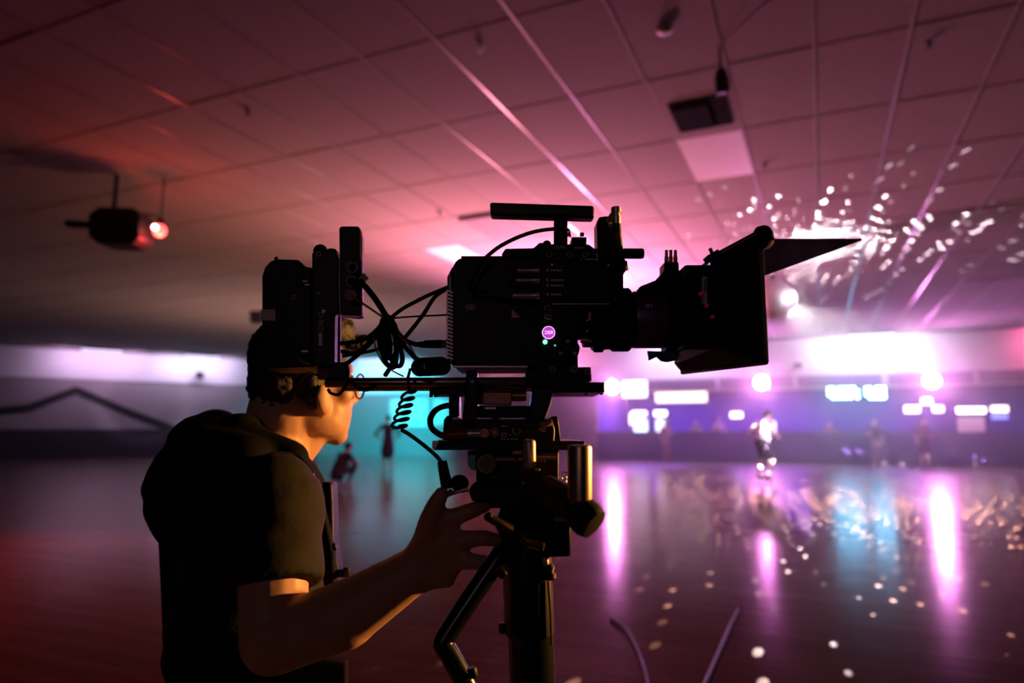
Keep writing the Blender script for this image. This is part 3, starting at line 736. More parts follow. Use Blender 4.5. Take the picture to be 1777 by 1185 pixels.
# ================================================================== FILM CAMERA
def ydisc(mb, x, y, Y, rp, th=.004, n=24):                 # disc facing the viewer, radius in photo pixels
    c = P(x, y, Y); return mb.cyl(c, c + Vector((0, th, 0)), rp * Y / 1195, None, n)
NY = Vector((0, 1, 0))
cc = thing('film_camera', 'black professional film camera with matte box and top handle on the stabiliser', 'film camera', P(905, 664, 1.0))
body = MB().prism([(790, 454), (796, 448), (1000, 448), (1000, 636), (790, 637), (784, 630), (784, 466)], .945, 1.06).build('body', black, cc, bevel=.003)
MB().rect(800, 444, 936, 449, .952, 1.055).build('top_cover', rubber, body, bevel=.001)
MB().prism([(776, 480), (785, 462), (787, 635), (777, 627)], .943, 1.06).build('rear_plate', blackg, cc, bevel=.002)
for i in range(19):
    y = 502 + i * 6.4
    MB().prism([(774, y), (786, y + 4.2), (786, y + 7.2), (774, y + 3)], .936, .944).build('vent_fin', steel, cc, smooth=False)
MB().rect(786, 634, 916, 638, .938, .946).build('bottom_trim', silver, cc, bevel=.0008)
panel = MB().rect(936, 453, 1060, 527, .925, 1.06).build('connector_panel', black, cc, bevel=.002)
MB().rect(938, 526, 1003, 643, .931, 1.05).build('front_block', black, cc, bevel=.002)
MB().rect(1060, 470, 1082, 528, .95, 1.04).build('mount_block', black, cc, bevel=.002)
MB().rect(958, 526.5, 1058, 528, .9235, .926).build('panel_edge', steel, panel)
for y, x1 in ((469, 975), (486, 976), (495.5, 975), (511, 975)):
    MB().rect(948, y - 2.5, 952, y + 2, .9238, .9249).build('printed_mark', white_p, panel)
    x = 956
    while x < x1: 
        w = random.uniform(2.2, 4.5); MB().rect(x, y - 1.4, x + w, y + 1.3, .9238, .9249).build('printed_mark', steel, panel); x += w + 1.2
for x in (958, 1056): ydisc(MB(), x, 460 if x > 1000 else 459, .9235, 2, .002).build('screw', silver, panel)
for y, x0, rr in ((469.5, 897, 4.2), (486.5, 895, 4.2), (513, 888, 5.6)):
    r_ = rr * .92 / 1195; n = 9; prof = [(0, r_ * .7), (.06, r_ * .9)]
    for k in range(n): t = .1 + .62 * k / n; prof += [(t, r_), (t + .03, r_), (t + .035, r_ * .8), (t + .065, r_ * .8)]
    prof += [(.76, r_ * .95), (.93, r_ * .95), (.94, r_ * 1.3), (1, r_ * 1.3)]
    o = MB().lathe(P(x0, y, .92), P(936, y, .92), prof, 16).build('cable_connector', silver, cc)
    if rr > 5: MB().lathe(P(843, 508, .925), P(888, 512.5, .92), [(0, .0022), (.2, .003), (1, .0042)], 12).build('boot', green_b, o)
    else: MB().lathe(P(880 if rr < 5 and y > 480 else 884, y, .925), P(x0, y, .92), [(0, .0018), (1, .003)], 12).build('boot', rubber, o)
o = ydisc(MB(), 952, 577, .926, 10.5, .005).build('record_button', face_m('record button glow', (.72, .05, .85), .75), cc, label='glowing purple record button')
MB().torus(P(952, 577, .9265), NY, 10.8 * .926 / 1195, .0007, 24, 6).build('button_ring', face_m('button ring glow', (.9, .5, 1), 1.5), o)
MB().text('REC', P(952, 577, .9255), .0066, (1, 0, 0), (0, 0, 1), True).build('lettering', face_m('button print', (1, .75, 1), 1.2), o, smooth=False)
ydisc(MB(), 946, 593, .927, 4, .003).build('status_light', face_m('green led', (.15, 1, .5), 2.5), cc, label='small green status light')
ydisc(MB(), 963, 599, .927, 1.6, .003).build('status_light', face_m('green led dim', (.1, .8, .5), .8), cc)
for y, k in ((535, .75), (549.5, 1)):
    m = MB(); pts = []
    for q in range(9):
        a = rad(70 + 220 * q / 8 * k); pts.append(P(951 + 6.5 * math.cos(a), y - 4.2 * math.sin(a), .929))
    m.tube(pts, .0006, 6, 3); m.tube([P(952, y + 4.2 - (1 - k) * 3, .929), P(957, y + 3.6 - (1 - k) * 3, .929)], .0006, 6, 0); m.build('button_icon', white_p, cc)
m = MB(); m.tube([P(948.5, 548, .929), P(951, 551.5, .929), P(954, 547.5, .929), P(957.5, 547.5, .929)], .0006, 6, 0); m.build('button_icon', white_p, cc)
badge = MB()
for k, (dx, hh) in enumerate(((-7, 3), (-4, 4.6), (-1, 5.4), (2, 5.2), (5, 4.4), (8, 2.8))): badge.rect(815 + dx, 533 - hh, 816.6 + dx, 533 + hh, .9435, .9448)
badge.build('side_badge', copper, body, smooth=False)
MB().prism([(888, 551), (888, 536), (903, 551)], .9435, .9448).build('side_mark', copper, body)
dial = MB().lathe(P(985, 606, .905), P(985, 606, .93), [(0, .013), (.1, .0158), (.8, .0165), (1, .0165)], 32).build('dial', blackg, cc)
for a in (90, 210, 330): 
    c = P(985 + 14 * math.cos(rad(a)), 606 - 14 * math.sin(rad(a)), .9035); MB().torus(c, NY, .0018, .0006, 12, 6).build('screw', silver, dial)
# lens
def xl(px): return P(px, 555, 1.0)
lens = MB().lathe(xl(1000), xl(1192), [(0, .030), (.06, .030), (.061, .041), (.14, .041), (.141, .0455), (.24, .0455), (.25, .044), (.48, .044), (.49, .041), (.78, .041), (.79, .0465), (1, .0465)], 40).build('lens', black, cc)
for a, b, rr, nm in ((1030, 1046, .0478, 'iris_ring'), (1060, 1092, .0465, 'zoom_ring'), (1153, 1172, .0485, 'focus_ring')):
    m = MB(); n = 60; p0, p1 = xl(a), xl(b)
    m.cyl(p0, p1, rr - .0012, None, 48)
    for k in range(n):
        an = 2 * math.pi * k / n; c = (p0 + p1) / 2 + Vector((0, math.cos(an), math.sin(an))) * (rr - .0006)
        m.box(c, ((p1 - p0).length * .86, .0022, .0022), M=Matrix.Rotation(an, 3, 'X'))
    m.build(nm, rubber, lens, smooth=False)
MB().lathe(xl(1098), xl(1150), [(0, .0418), (.05, .0422), (.95, .0422), (1, .0418)], 40).build('barrel_sleeve', violet_m, lens)  # purple sheen on the barrel given as sleeve colour
MB().lathe(P(1008, 590, .965), P(1026, 592, .965), [(0, .004), (.5, .006), (.51, .0035), (1, .0035)], 14).build('mount_lug', steel, lens)
for x, y in ((1019, 556), (1019, 574), (1078, 490), (1078, 506)): ydisc(MB(), x, y, .951, 1.6, .003).build('screw', silver, lens)
MB().rect(1021, 530, 1026, 556, .955, .957).build('scale_mark', copper, lens)
for dx in (0, 4, 9): MB().rect(1120 + dx, 528, 1122.5 + dx, 533, .9575, .9585).build('scale_mark', white_p, lens)
MB().prism([(1124, 609), (1182, 611), (1174, 625), (1158, 628), (1148, 626), (1140, 619), (1127, 625)], .985, .99).build('blue_tape', blue_c, cc, label='blue tape hanging under the lens')
# lens motor bracket with three pins
br = MB().prism([(1110, 497), (1138, 486), (1153, 470), (1153, 454), (1178, 454), (1179, 470), (1190, 476), (1190, 502), (1110, 502)], .965, 1.0).build('motor_bracket', black, cc, bevel=.002)
for x in (1156.5, 1164, 1172): MB().lathe(P(x, 455, .975), P(x, 434, .975), [(0, .003), (.45, .003), (.46, .0024), (1, .0022)], 12).build('pin', copper, br)
# matte box
mbx = MB().rect(1188, 459, 1240, 606, .925, 1.075).build('matte_box', black, cc, bevel=.003)
A = [P(1232, 452, .925), P(1318, 404, .89), P(1329, 628, .89), P(1238, 604, .925)]
B = [a + Vector((0, d, 0)) for a, d in zip(A, (.15, .22, .22, .15))]
B[2] = P(1184, 646, 1.19); B[3] = P(1172, 632, 1.17)
def plate(q, th, out=None):
    n = (q[1] - q[0]).cross(q[3] - q[0]).normalized() * th
    return MB().add(list(q) + [p + n for p in q], [(0, 1, 2, 3), (7, 6, 5, 4), (0, 4, 5, 1), (1, 5, 6, 2), (2, 6, 7, 3), (3, 7, 4, 0)])
hood_m = mat('black flocked fabric', (.020, .012, .014), .75, noise_scale=500, bump=.3)
plate([A[0], A[1], A[2], A[3]], .003).build('hood_side', black, mbx, bevel=.001)
plate([B[0], B[1], B[2], B[3]], .003).build('hood_side', black, mbx, bevel=.001)
plate([A[0], A[1], B[1], B[0]], .003).build('hood_top', black, mbx, bevel=.001)
plate([A[3], A[2], B[2], B[3]], .003).build('bottom_flag', hood_m, mbx, bevel=.001)
rim = MB(); rim.tube([A[1], A[2]], .004, 8, 0); rim.tube([A[2], B[2]], .004, 8, 0); rim.tube([A[1], B[1]], .004, 8, 0); rim.build('hood_rim', blackg, mbx)
zf = P(1320, 417, .885)
tf = [zf, P(1495, 418, .885), P(1326, 483, 1.097), Vector((zf.x - .01, 1.097, zf.z))]
tf[2].z = zf.z; tf[1].z = zf.z
plate(tf, .0022).build('top_flag', hood_m, mbx)
MB().tube([P(1232, 450, .9), P(1320, 403, .882)], .0045, 12, 0).build('flag_rod', blackg, mbx)
kc = P(1325, 412, .878); ka = Vector((1, .25, .25)).normalized()
MB().lathe(kc - ka * .007, kc + ka * .007, [(0, .010), (.15, .0155), (.7, .016), (.9, .0145), (1, .011)], 28).build('flag_knob', rubber, mbx)
cl = MB().prism([(1226, 444), (1246, 432), (1253, 440), (1233, 454)], .89, .91).build('rod_clamp', black, mbx, bevel=.001)
MB().cyl(P(1236, 440, .895), P(1232, 431, .895), .0025).build('screw', blackg, cl)
st = MB().rect(1218.5, 480, 1227, 528, .9226, .9248).build('barcode_sticker', white_t, mbx, label='white barcode sticker')
y = 484
while y < 505:
    w = random.choice((.8, 1.3, 2.0)); MB().rect(1222, y, 1226.5, y + w, .9219, .9228).build('barcode_bar', stripe_m, st, smooth=False); y += w + random.choice((.9, 1.4))
for y in (510, 514, 518, 522): MB().rect(1220, y, 1222, y + 2.6, .9219, .9228).build('print', stripe_m, st, smooth=False)
for x, y in ((1216, 509), (1227, 530), (1237, 549)): ydisc(MB(), x, y, .921, 3.2, .004, 16).build('red_dot', red_dot_m, mbx)
# top handle
th_ = MB().prism([(850, 350), (1031, 356), (1032, 378), (851, 373)], .950, .974).build('top_handle', mat('satin black grip', (.025, .02, .024), .35), cc, bevel=.0035)
for x in (895, 925, 955, 990):
    c = P(x, 376 + (x - 850) * .028, .962); MB().cyl(c + Vector((0, 0, -.0005)), c + Vector((0, 0, .003)), .0028, None, 14).build('handle_hole', stripe_m, th_)
MB().rect(962, 377, 985, 434, .953, .974).build('handle_post', black, cc, bevel=.0015)
MB().tube([P(964, 397.5, .951), P(984, 397.5, .951), P(988, 402, .953), P(990, 412, .955)], .0013, 8).build('cable_clip', silver, cc)
hb = MB().prism([(928, 437), (934, 427), (944, 423), (1022, 424), (1036, 434), (1036, 454), (928, 454)], .942, 1.0).build('handle_base', black, cc, bevel=.0015)
MB().rect(992, 411, 1018, 434, .946, .985).build('accessory_shoe', black, hb, bevel=.001)
MB().text('ARRI', P(972, 429, .9415), .0082, (1, 0, 0), (0, 0, 1), True).build('lettering', white_p, hb, smooth=False)
for x in (998, 1003, 1007, 1011): MB().rect(x, 428, x + 2.6, 431.5, .9408, .942).build('printed_mark', steel, hb, smooth=False)
for x, y in ((953, 441.5), (989, 441.5), (1016, 442), (1013, 451)): MB().torus(P(x, y, .941), NY, .0034, .0010, 18, 8).build('screw', silver, hb)
for x in (985, 1010): MB().rcyl(P(x, 410, .96), P(x, 404, .96), .0032, n=14).build('thumb_screw', copper, hb)
MB().rect(1018, 449.5, 1036, 451, .9405, .942).build('edge_line', silver, hb)
va = MB().prism([(871, 440), (877, 431), (926, 430), (936, 421), (950, 420), (956, 426), (956, 448), (871, 448)], .962, .99).build('finder_arm', black, cc, bevel=.002)
MB().rcyl(P(949, 424, .955), P(949, 424, .965), .006, n=16).build('pivot', blackg, va)
MB().torus(P(882, 449, .961), NY, .005, .0008, 16, 6).build('ring', steel, va)
# bracket to the right of the handle, elbow plug, short rod
sb = MB().prism([(1036, 384), (1040, 376), (1056, 374), (1064, 384), (1074, 430), (1086, 452), (1087, 468), (1078, 482), (1078, 494), (1038, 494)], .952, .99).build('side_bracket', black, cc, bevel=.002)
pl = MB().lathe(P(1054, 386, .948), P(1068, 370, .94), [(0, .0035), (.3, .005), (1, .006)], 14).build('elbow_plug', silver, sb)
MB().lathe(P(1069, 359, .938), P(1069.5, 389, .938), [(0, .0045), (.05, .0072), (.35, .0072), (.36, .0055), (.55, .0055), (.56, .0066), (1, .0062)], 18).build('plug_body', silver, pl)
for y0, y1, m_ in ((389, 405, green_b), (405, 416, orange_b), (416, 432, green_b)): MB().cyl(P(1070 + (y0 - 389) * .08, y0, .938), P(1070 + (y1 - 389) * .08, y1, .938), .0062).build('cable_band', m_, sb)
MB().lathe(P(1073, 432, .938), P(1079, 470, .94), [(0, .006), (.6, .007), (.61, .0095), (1, .0095)], 16).build('cable_gland', rubber, sb)
MB().lathe(P(1066, 440, .99), P(1117, 440, .99), [(0, .007), (.3, .007), (.31, .0078), (.95, .0078), (1, .0065)], 20).build('short_rod', rubber, cc)
MB().rect(1024, 431, 1042, 438, .95, .96).build('small_lever', black, cc, bevel=.001)
# foot and sliding plate
ft = MB().prism([(940, 640), (1001, 640), (1001, 637), (1025, 637), (1027, 661), (1000, 664), (940, 664)], .931, 1.04).build('foot', black, cc, bevel=.0015)
for x, y in ((959, 641.5), (996, 641), (1020, 644.5)): MB().torus(P(x, y, .9295), NY, .0034, .0012, 16, 8).build('screw', copper, ft)
dp = MB().rect(956, 663, 1049, 681, .925, 1.05).build('dovetail_plate', violet_m if False else black, cc, bevel=.0015)
for x in (1017, 1044): MB().cyl(P(x, 680, .95), P(x, 685, .95), .0025).build('stop_screw', blackg, dp)

# ================================================================== BATTERY, POWER BOX, TRANSMITTER ON THE REAR RODS
bp_ = thing('battery_pack', 'black camera battery with rounded top at the rear left of the rig', 'battery', P(500, 638, 1.0))
MB().prism([(454, 478), (459, 463), (468, 453), (478, 449), (517, 450), (529, 463), (541, 463), (541, 636), (454, 640)], .945, 1.03).build('case', plastic, bp_, bevel=.003)
MB().rect(476, 445.5, 482, 451, .97, .98).build('latch', plastic, bp_)
MB().rect(453.2, 537, 478, 556, .9415, .9452).build('tape', white_t, bp_, label='piece of pale tape')
for x, y in ((529, 488), (533, 494)): MB().rect(x - 4, y - 1, x + 4, y + 1, .9435, .9452).build('print', steel, bp_)
MB().torus(P(510, 516, .944), NY, .003, .0006, 12, 6).build('emblem', copper, bp_)
MB().rect(523, 608, 534, 611, .9435, .9452).build('print', steel, bp_)
MB().tube([P(519, 624, .943), P(528, 629, .942), P(538, 632, .943)], .0011, 6).build('clip', silver, bp_)
px_ = thing('power_box', 'slim black power distribution box beside the battery pack', 'power box', P(564, 636, 1.0))
MB().prism([(541, 462), (541, 440), (547, 430), (556, 427), (566, 433), (570, 430), (582, 431), (587, 448), (588, 540), (581, 545), (580, 634), (541, 636)], .942, .962).build('case', black, px_, bevel=.002)
MB().lathe(P(556, 436, .94), P(556, 436, .97), [(0, .007), (.2, .010), (1, .010)], 20).build('knob', rubber, px_)
MB().torus(P(553, 441, .9395), NY, .003, .0005, 12, 6).build('knob_mark', steel, px_)
m = MB(); m.text('D-BOX', P(556, 562, .9412), .0105, (0, 0, -1), (1, 0, 0), False); m.build('lettering', white_p, px_, smooth=False)
for k, yy in enumerate(range(580, 600, 4)): MB().rect(553, yy, 559, yy + 2, .9405, .9422).build('print', steel, px_)
MB().torus(P(557, 597, .9412), NY, .0027, .0006, 6, 6).build('emblem', white_p, px_)
MB().torus(P(562, 540, .9412), NY, .0017, .0007, 12, 6).build('screw', silver, px_)
MB().rect(551, 507, 555, 510, .9405, .9422).build('print', white_p, px_)
MB().rect(580.5, 545, 590, 632, .965, .975).build('side_rail', black, px_, bevel=.001)
MB().prism([(575, 628), (603, 628), (606, 640), (600, 656), (568, 656), (570, 640)], .95, .965).build('rod_mount', black, px_, bevel=.002)
MB().rect(550, 632, 573, 658, .955, .97).build('mount_block', mat('bronze block', (.08, .05, .03), .5, .6), px_, bevel=.001)
vt = thing('video_transmitter', 'tall black wireless transmitter slab with three round sockets', 'transmitter', P(608, 550, 1.0))
MB().prism([(588, 396), (591, 392), (622, 392), (626, 402), (627, 548), (590, 546)], .945, .960).build('case', black, vt, bevel=.0025)
MB().prism([(622.5, 393), (628.5, 412), (629, 549), (625.5, 551), (625.5, 404)], .947, .958).build('edge_strip', violet_m, vt, bevel=.001)
MB().prism([(590, 546), (629, 548), (622, 552), (594, 550)], .947, .958).build('bottom_edge', violet_m, vt)
for y in (443, 448.5, 454.5): MB().ell(P(628.3, y, .958), .0017, None, 10, 6).build('status_light', face_m('blue white led', (.4, .6, 1), 2.2), vt)
for x, y in ((610, 463), (608.5, 487), (607, 511)):
    o = MB().lathe(P(x, y, .946), P(x + 1, y + 1, .925), [(0, .0075), (.3, .0075), (.31, .0062), (.8, .0062), (.81, .0072), (1, .0072)], 20, True).build('socket', steel, vt)
    MB().torus(P(x + 1, y + 1, .9245), NY, .0068, .0012, 20, 8).build('socket_rim', silver, o)
    MB().cyl(P(x + 1, y + 1, .9246), P(x + 1, y + 1, .926), .0052).build('socket_core', rubber if y < 500 else copper, o)
tagp = [P(618, 487, .92), P(631, 473, .918), P(640, 483, .918), P(628, 495, .92)]
o = plate(tagp, .001).build('cable_tag', white_t, vt, label='small pale paper cable tag')
MB().tube([P(625, 483, .917), P(631, 486, .917)], .0006, 6, 0).build('print', stripe_m, o); MB().tube([P(628, 479, .917), P(634, 482, .917)], .0006, 6, 0).build('print', stripe_m, o)

# ================================================================== ROD SUPPORT
rs = thing('rod_support', 'twin support rods with clamps carrying the film camera and battery pack', 'rod support', P(750, 745, 1.0))
MB().rcyl(P(565, 664, .955), P(925, 662.5, .955), .0068, .1).build('rod', rod_m, rs)
MB().rcyl(P(565, 664, .955) + Vector((0, .095, 0)), P(925, 662.5, .955) + Vector((0, .095, 0)), .0068, .1).build('rod', rod_m, rs)
o = MB().rect(745, 671, 912, 684, .962, 1.045).build('cross_plate', black, rs, bevel=.0015)
for x in (748, 756): MB().cyl(P(x, 683, .965), P(x, 689, .965), .0025).build('screw', blackg, o)
MB().prism([(809, 643), (828, 643), (829, 690), (826, 745), (800, 745), (806, 690)], .935, .99).build('clamp', black, rs, bevel=.002)
MB().rcyl(P(820, 662, .93), P(820, 662, .94), .003, n=14).build('clamp_bolt', steel, rs)
MB().rect(779, 683, 797, 732, 1.0, 1.04).build('leg', black, rs, bevel=.001)
MB().rect(912, 640, 962, 672, .935, 1.04).build('rod_holder', black, rs, bevel=.002)
MB().rect(838, 680, 888, 702, .955, .985).build('copper_block', copper, rs, bevel=.0015, label='copper-coloured machined block')
MB().rect(829, 673, 846, 700, .965, .99).build('copper_block', copper, rs, bevel=.001)
kb = MB().cyl(P(888, 687, .968), P(913, 686.5, .968), .0072, None, 20).build('brass_knob', brass, rs, label='knurled brass knob')
m = MB()
for k in range(18):
    an = 2 * math.pi * k / 18; c = (P(889, 687, .968) + P(912, 686.5, .968)) / 2 + Vector((0, math.cos(an), math.sin(an))) * .0072; m.box(c, (.0185, .0012, .0012), M=Matrix.Rotation(an, 3, 'X'))
m.build('knurling', brass, kb, smooth=False)
for x0, x1, y in ((860, 905, 673), (845, 890, 677.5)): MB().tube([P(x0, y, .952), P(x1, y - .5, .952)], .0007, 6, 0).build('spring_wire', steel, rs)
arc = MB().prism([(926, 655), (960, 655), (960, 672), (956, 700), (947, 726), (938, 742), (905, 742), (914, 722), (922, 696)], .945, 1.03).build('tilt_arc', blackg, rs, bevel=.002)
MB().prism([(938, 664), (951, 664), (948, 690), (940, 715), (932, 733), (924, 733), (932, 712), (937, 690)], .9435, .9455).build('arc_inlay', mat('teal metal', (.03, .07, .08), .25, .6), arc)  # narrow teal strip along the inside of the arc
MB().tube([P(961, 662, .944), P(960, 680, .944), P(954, 704, .944), P(944, 730, .944)], .0007, 6).build('arc_edge', silver, arc)
MB().rect(829, 704, 930, 724, .96, 1.03).build('lower_crossbar', black, rs, bevel=.002)
MB().rect(842, 706.5, 861, 710, .956, .962).build('glint_bar', silver, rs)

# ================================================================== STABILISER HEAD, GIMBAL AND POST
sd = thing('camera_stabiliser', 'black stabiliser head with gimbal and thick centre post held by the operator', 'stabiliser', P(920, 1320, .95))
hs = MB().prism([(770, 728), (776, 721), (792, 721), (796, 727), (955, 727), (958, 722), (968, 722), (970, 735), (974, 768), (768, 768)], .935, 1.05).build('stage_housing', black, sd, bevel=.002)
for x in (786.5, 790, 793.5): MB().rect(x, 724.5, x + 1.6, 728, .9335, .9352).build('connector_pin', silver, hs)
rc = MB().lathe(P(765, 756, .925), P(812, 752.5, .925), [(0, .0035), (.1, .0055), (.5, .0068), (1, .007)], 18).build('red_plug', red_p, sd, label='red cable plug')
MB().lathe(P(811, 752.5, .925), P(834, 752, .925), [(0, .0062), (.5, .0062), (.52, .0052), (.8, .0052), (.81, .0065), (1, .0065)], 18).build('plug_sleeve', silver, rc)
MB().lathe(P(841, 751.5, .912), P(841, 751.5, .93), [(0, .0068), (.1, .0075), (1, .0075)], 6).build('hex_nut', copper, sd)
MB().torus(P(858, 750.5, .931), NY, .0056, .0013, 24, 8).build('round_port', silver, sd)
MB().cyl(P(858, 750.5, .931), P(858, 750.5, .935), .0034).build('port_core', copper, sd)
MB().rect(870, 751, 879, 758, .9335, .936).build('usb_port', steel, sd)
MB().rect(871.2, 752.2, 877.8, 756.8, .9328, .9336).build('port_slot', stripe_m, sd)
MB().torus(P(896, 747, .934), NY, .005, .0008, 20, 6).build('dial_ring', white_p, sd)
ydisc(MB(), 885, 754.5, .9335, 1.3, .002).build('status_light', white_p, sd)
for x in (870, 875, 880, 886, 890, 895, 912, 917, 922): MB().rect(x, 761, x + 3, 763, .9338, .9352).build('printed_mark', steel, hs, smooth=False)
for x in (871, 876, 880): MB().rect(x, 738, x + 3.4, 740, .9338, .9352).build('printed_mark', steel, hs, smooth=False)
for x, y in ((938, 744), (944, 746)): MB().torus(P(x, y, .933), NY, .0022, .001, 10, 6).build('screw', copper, hs)
MB().tube([P(958, 736, .933), P(961, 745, .932), P(960, 764, .932)], .0012, 8).build('chrome_strip', silver, sd)
sp_ = MB().rect(752, 765, 1015, 781, .92, 1.06).build('stage_plate', black, sd, bevel=.0015)
MB().prism([(750, 765), (762, 765), (754, 782), (750, 778)], .919, .93).build('plate_corner', steel, sp_)
MB().rect(760, 763, 778, 766, .93, 1.0).build('side_glint_plate', steel, sp_)
lb = MB().rect(826, 780, 970, 882, .94, 1.04).build('lower_block', black, sd, bevel=.003)
MB().prism([(811, 783), (826, 783), (826, 816), (818, 815), (812, 808)], .96, 1.0).build('side_plate', mat('cyan reflection metal', (.12, .3, .33), .3, .9), sd, bevel=.001)  # reflected cyan light put into the plate colour
for x, y, Y in ((844, 805, .915), (1002, 806, .90)):
    k = MB().lathe(P(x, y, Y), P(x, y, Y + .02), [(0, .0105), (.15, .0118), (1, .0118)], 28).build('round_knob', mat('dark bronze', (.10, .07, .055), .4, .7), sd)
    MB().torus(P(x, y, Y - .0003), NY, .0112, .0005, 28, 6).build('knob_rim', steel, k)
MB().cyl(P(860, 797, .93), P(908, 797, .93), .0028).build('cross_shaft', copper, sd); MB().cyl(P(930, 793, .93), P(968, 792.5, .93), .0042).build('cross_shaft', copper, sd)
MB().rect(889, 779, 906, 789, .927, .945).build('bronze_block', copper, sd, bevel=.001)
MB().rect(871, 792, 888, 802, .93, .95).build('bronze_block', mat('dark bronze', (.10, .07, .055), .4, .7), sd, bevel=.001)
MB().rect(929, 787, 946, 803, .93, .95).build('bronze_block', mat('dark bronze', (.10, .07, .055), .4, .7), sd, bevel=.001)
MB().ell(P(893.5, 798, .92), (.0026, .003, .0042), None, 10, 8).build('red_tip', mat('red jewel', (.6, .03, .06), .3), sd)
MB().rcyl(P(918.5, 763.5, .895), P(919, 812, .895), .0084, .3).build('thumb_knob', steel, sd, label='upright silver knob')
for x, y in ((934, 769), (890, 777), (932, 815)): MB().rcyl(P(x - 4, y, .925), P(x + 5, y, .925), .002, n=10).build('screw', silver, sd)
for y in (823, 829, 836): MB().torus(P(979, y, .9), NY, .003, .0009, 12, 6).build('chain_ring', silver, sd)
yk = MB().prism([(812, 852), (822, 838), (838, 832), (970, 832), (990, 866), (992, 966), (942, 968), (934, 958), (878, 950), (858, 912), (870, 880), (842, 872), (820, 872)], .925, 1.02).build('gimbal_yoke', black, sd, bevel=.004)
MB().cyl(P(932, 848, .918), P(954, 866, .912), .0016).build('link_glint', mat('teal glint rod', (.1, .45, .42), .25, 1.0), yk)  # diagonal glints modelled as thin coloured rods
MB().cyl(P(905, 838, .915), P(910, 838, .915), .006).build('link_pivot', mat('cyan reflection metal', (.12, .3, .33), .3, .9), yk)
MB().cyl(P(952, 832, .905), P(985, 848, .89), .0024).build('link_glint', violet_m, yk)
lv = MB().cyl(P(848, 898, .86), P(888, 919, .87), .0055).build('lit_lever', mat('black lever', (.02, .015, .01), .3), sd)
MB().tube([P(853, 899, .8545), P(872, 908.5, .858), P(890, 920, .864)], .0024, 8).build('lever_highlight', brass, lv)  # yellow light on the lever modelled as a brass strip
MB().ell(P(848, 897, .86), .006).build('lever_tip', rubber, lv)
l2 = MB().tube([P(908, 920, .875), P(909, 934, .87), P(920, 943, .865), P(944, 949, .86)], .005, 10).build('lit_lever', mat('black lever', (.02, .015, .01), .3), sd)
MB().tube([P(908.5, 927, .870), P(912, 934, .866), P(924, 940, .861), P(943, 945, .857)], .0026, 8).build('lever_highlight', brass, l2)  # same yellow light, brass strip on the second lever
MB().tube([P(907, 938, .868), P(918, 948, .863), P(936, 953.5, .859)], .0012, 8).build('lever_edge', silver, l2)
# blurred grip in front
MB().lathe(P(1006, 772, .76), P(1006, 876, .76), [(0, .0105), (.02, .0128), (.06, .0134), (1, .0134)], 32).build('grip_pole', brushed, sd, label='brushed metal pole in front of the gimbal')
MB().tube([P(950, 850, .86), P(980, 868, .80), P(1006, 884, .76)], .018, 16).build('grip_arm', rubber, sd)
MB().lathe(P(996, 880, .765), P(1034, 912, .75), [(0, .010), (.15, .019), (.7, .0205), (.95, .017), (1, .010)], 24).build('grip_ball', rubber, sd)
MB().rect(960, 905, 990, 966, .88, .93).build('gimbal_bracket', black, sd, bevel=.002)
# post
po = MB().lathe(P(914, 945, .955), P(919, 1100, .955), [(0, .033), (.02, .0335), (.98, .0335), (1, .031)], 40).build('upper_post', black, sd)
MB().lathe(P(921, 1085, .96), P(930, 1340, .96), [(0, .0305), (1, .0305)], 40).build('lower_post', blackg, sd)
MB().lathe(P(952, 978, .93), P(955, 1006, .93), [(0, .0045), (.2, .0075), (.35, .0075), (.36, .006), (.6, .006), (.61, .0082), (.9, .0082), (1, .006)], 20).build('post_clamp', mat('dark bronze', (.10, .07, .055), .4, .7), po)
MB().rcyl(P(945, 966, .93), P(947, 982, .93), .005, n=12).build('clamp_screw', steel, po)
MB().tube([P(951, 1008, .93), P(955, 1060, .93), P(957, 1120, .93)], .0016, 8).build('lit_side_line', brass, po)  # yellow-lit line beside the post, its light put into brass colour
MB().rcyl(P(872, 1080, .93), P(873, 1098, .93), .0055, n=14).build('latch_knob', black, po)
MB().tube([P(876, 955, .905), P(862, 972, .9), P(776, 1100, .885), P(770, 1118, .883), P(780, 1135, .883), P(802, 1175, .88), P(812, 1196, .88)], .0128, 16, 6).build('bent_handle', blackg, sd)
MB().rcyl(P(818, 1158, .868), P(822, 1176, .868), .006, n=14).build('handle_end_bolt', black, sd)
MB().rcyl(P(866, 1000, .895), P(876, 990, .895), .006, n=14).build('handle_joint', black, sd)

# ================================================================== CABLES
def cable(name, label, pts, r, m=rubber, n=8, sm=8, cat='cable', group=None):
    return tag(MB().tube([P(*p) for p in pts], r, n, sm).build(name, m), label, cat, group)
cable('handle_cable', 'black cable curving from the top handle down to the camera side plug', [(985, 400, .955), (965, 397, .948), (920, 404, .93), (870, 426, .92), (836, 455, .92), (818, 488, .922), (818, 505, .925), (843, 508, .925)], .0028)
cable('video_cable', 'thick black cable running from the tagged transmitter socket to the cable knot', [(610, 488, .918), (628, 492, .912), (650, 517, .91), (668, 545, .92), (677, 560, .93)], .0042)
cable('thin_cable', 'thin pinkish cable from the lowest transmitter socket to the cable knot', [(608, 512, .92), (630, 527, .905), (655, 544, .905), (672, 556, .91), (678, 564, .915)], .0015, copper)
cable('camera_cable', 'black cable arching from the knot up to the camera rear', [(678, 552, .94), (700, 535, .95), (740, 514, .95), (778, 498, .955)], .0028)
cable('camera_cable', 'black cable rising steeply from the knot loops to the camera rear', [(690, 600, .95), (710, 577, .945), (735, 545, .94), (755, 515, .945), (778, 500, .955)], .003)
cable('thin_camera_cable', 'thin straight cable between the knot and the camera rear', [(682, 552, .955), (720, 549, .96), (776, 546.5, .96)], .0013)
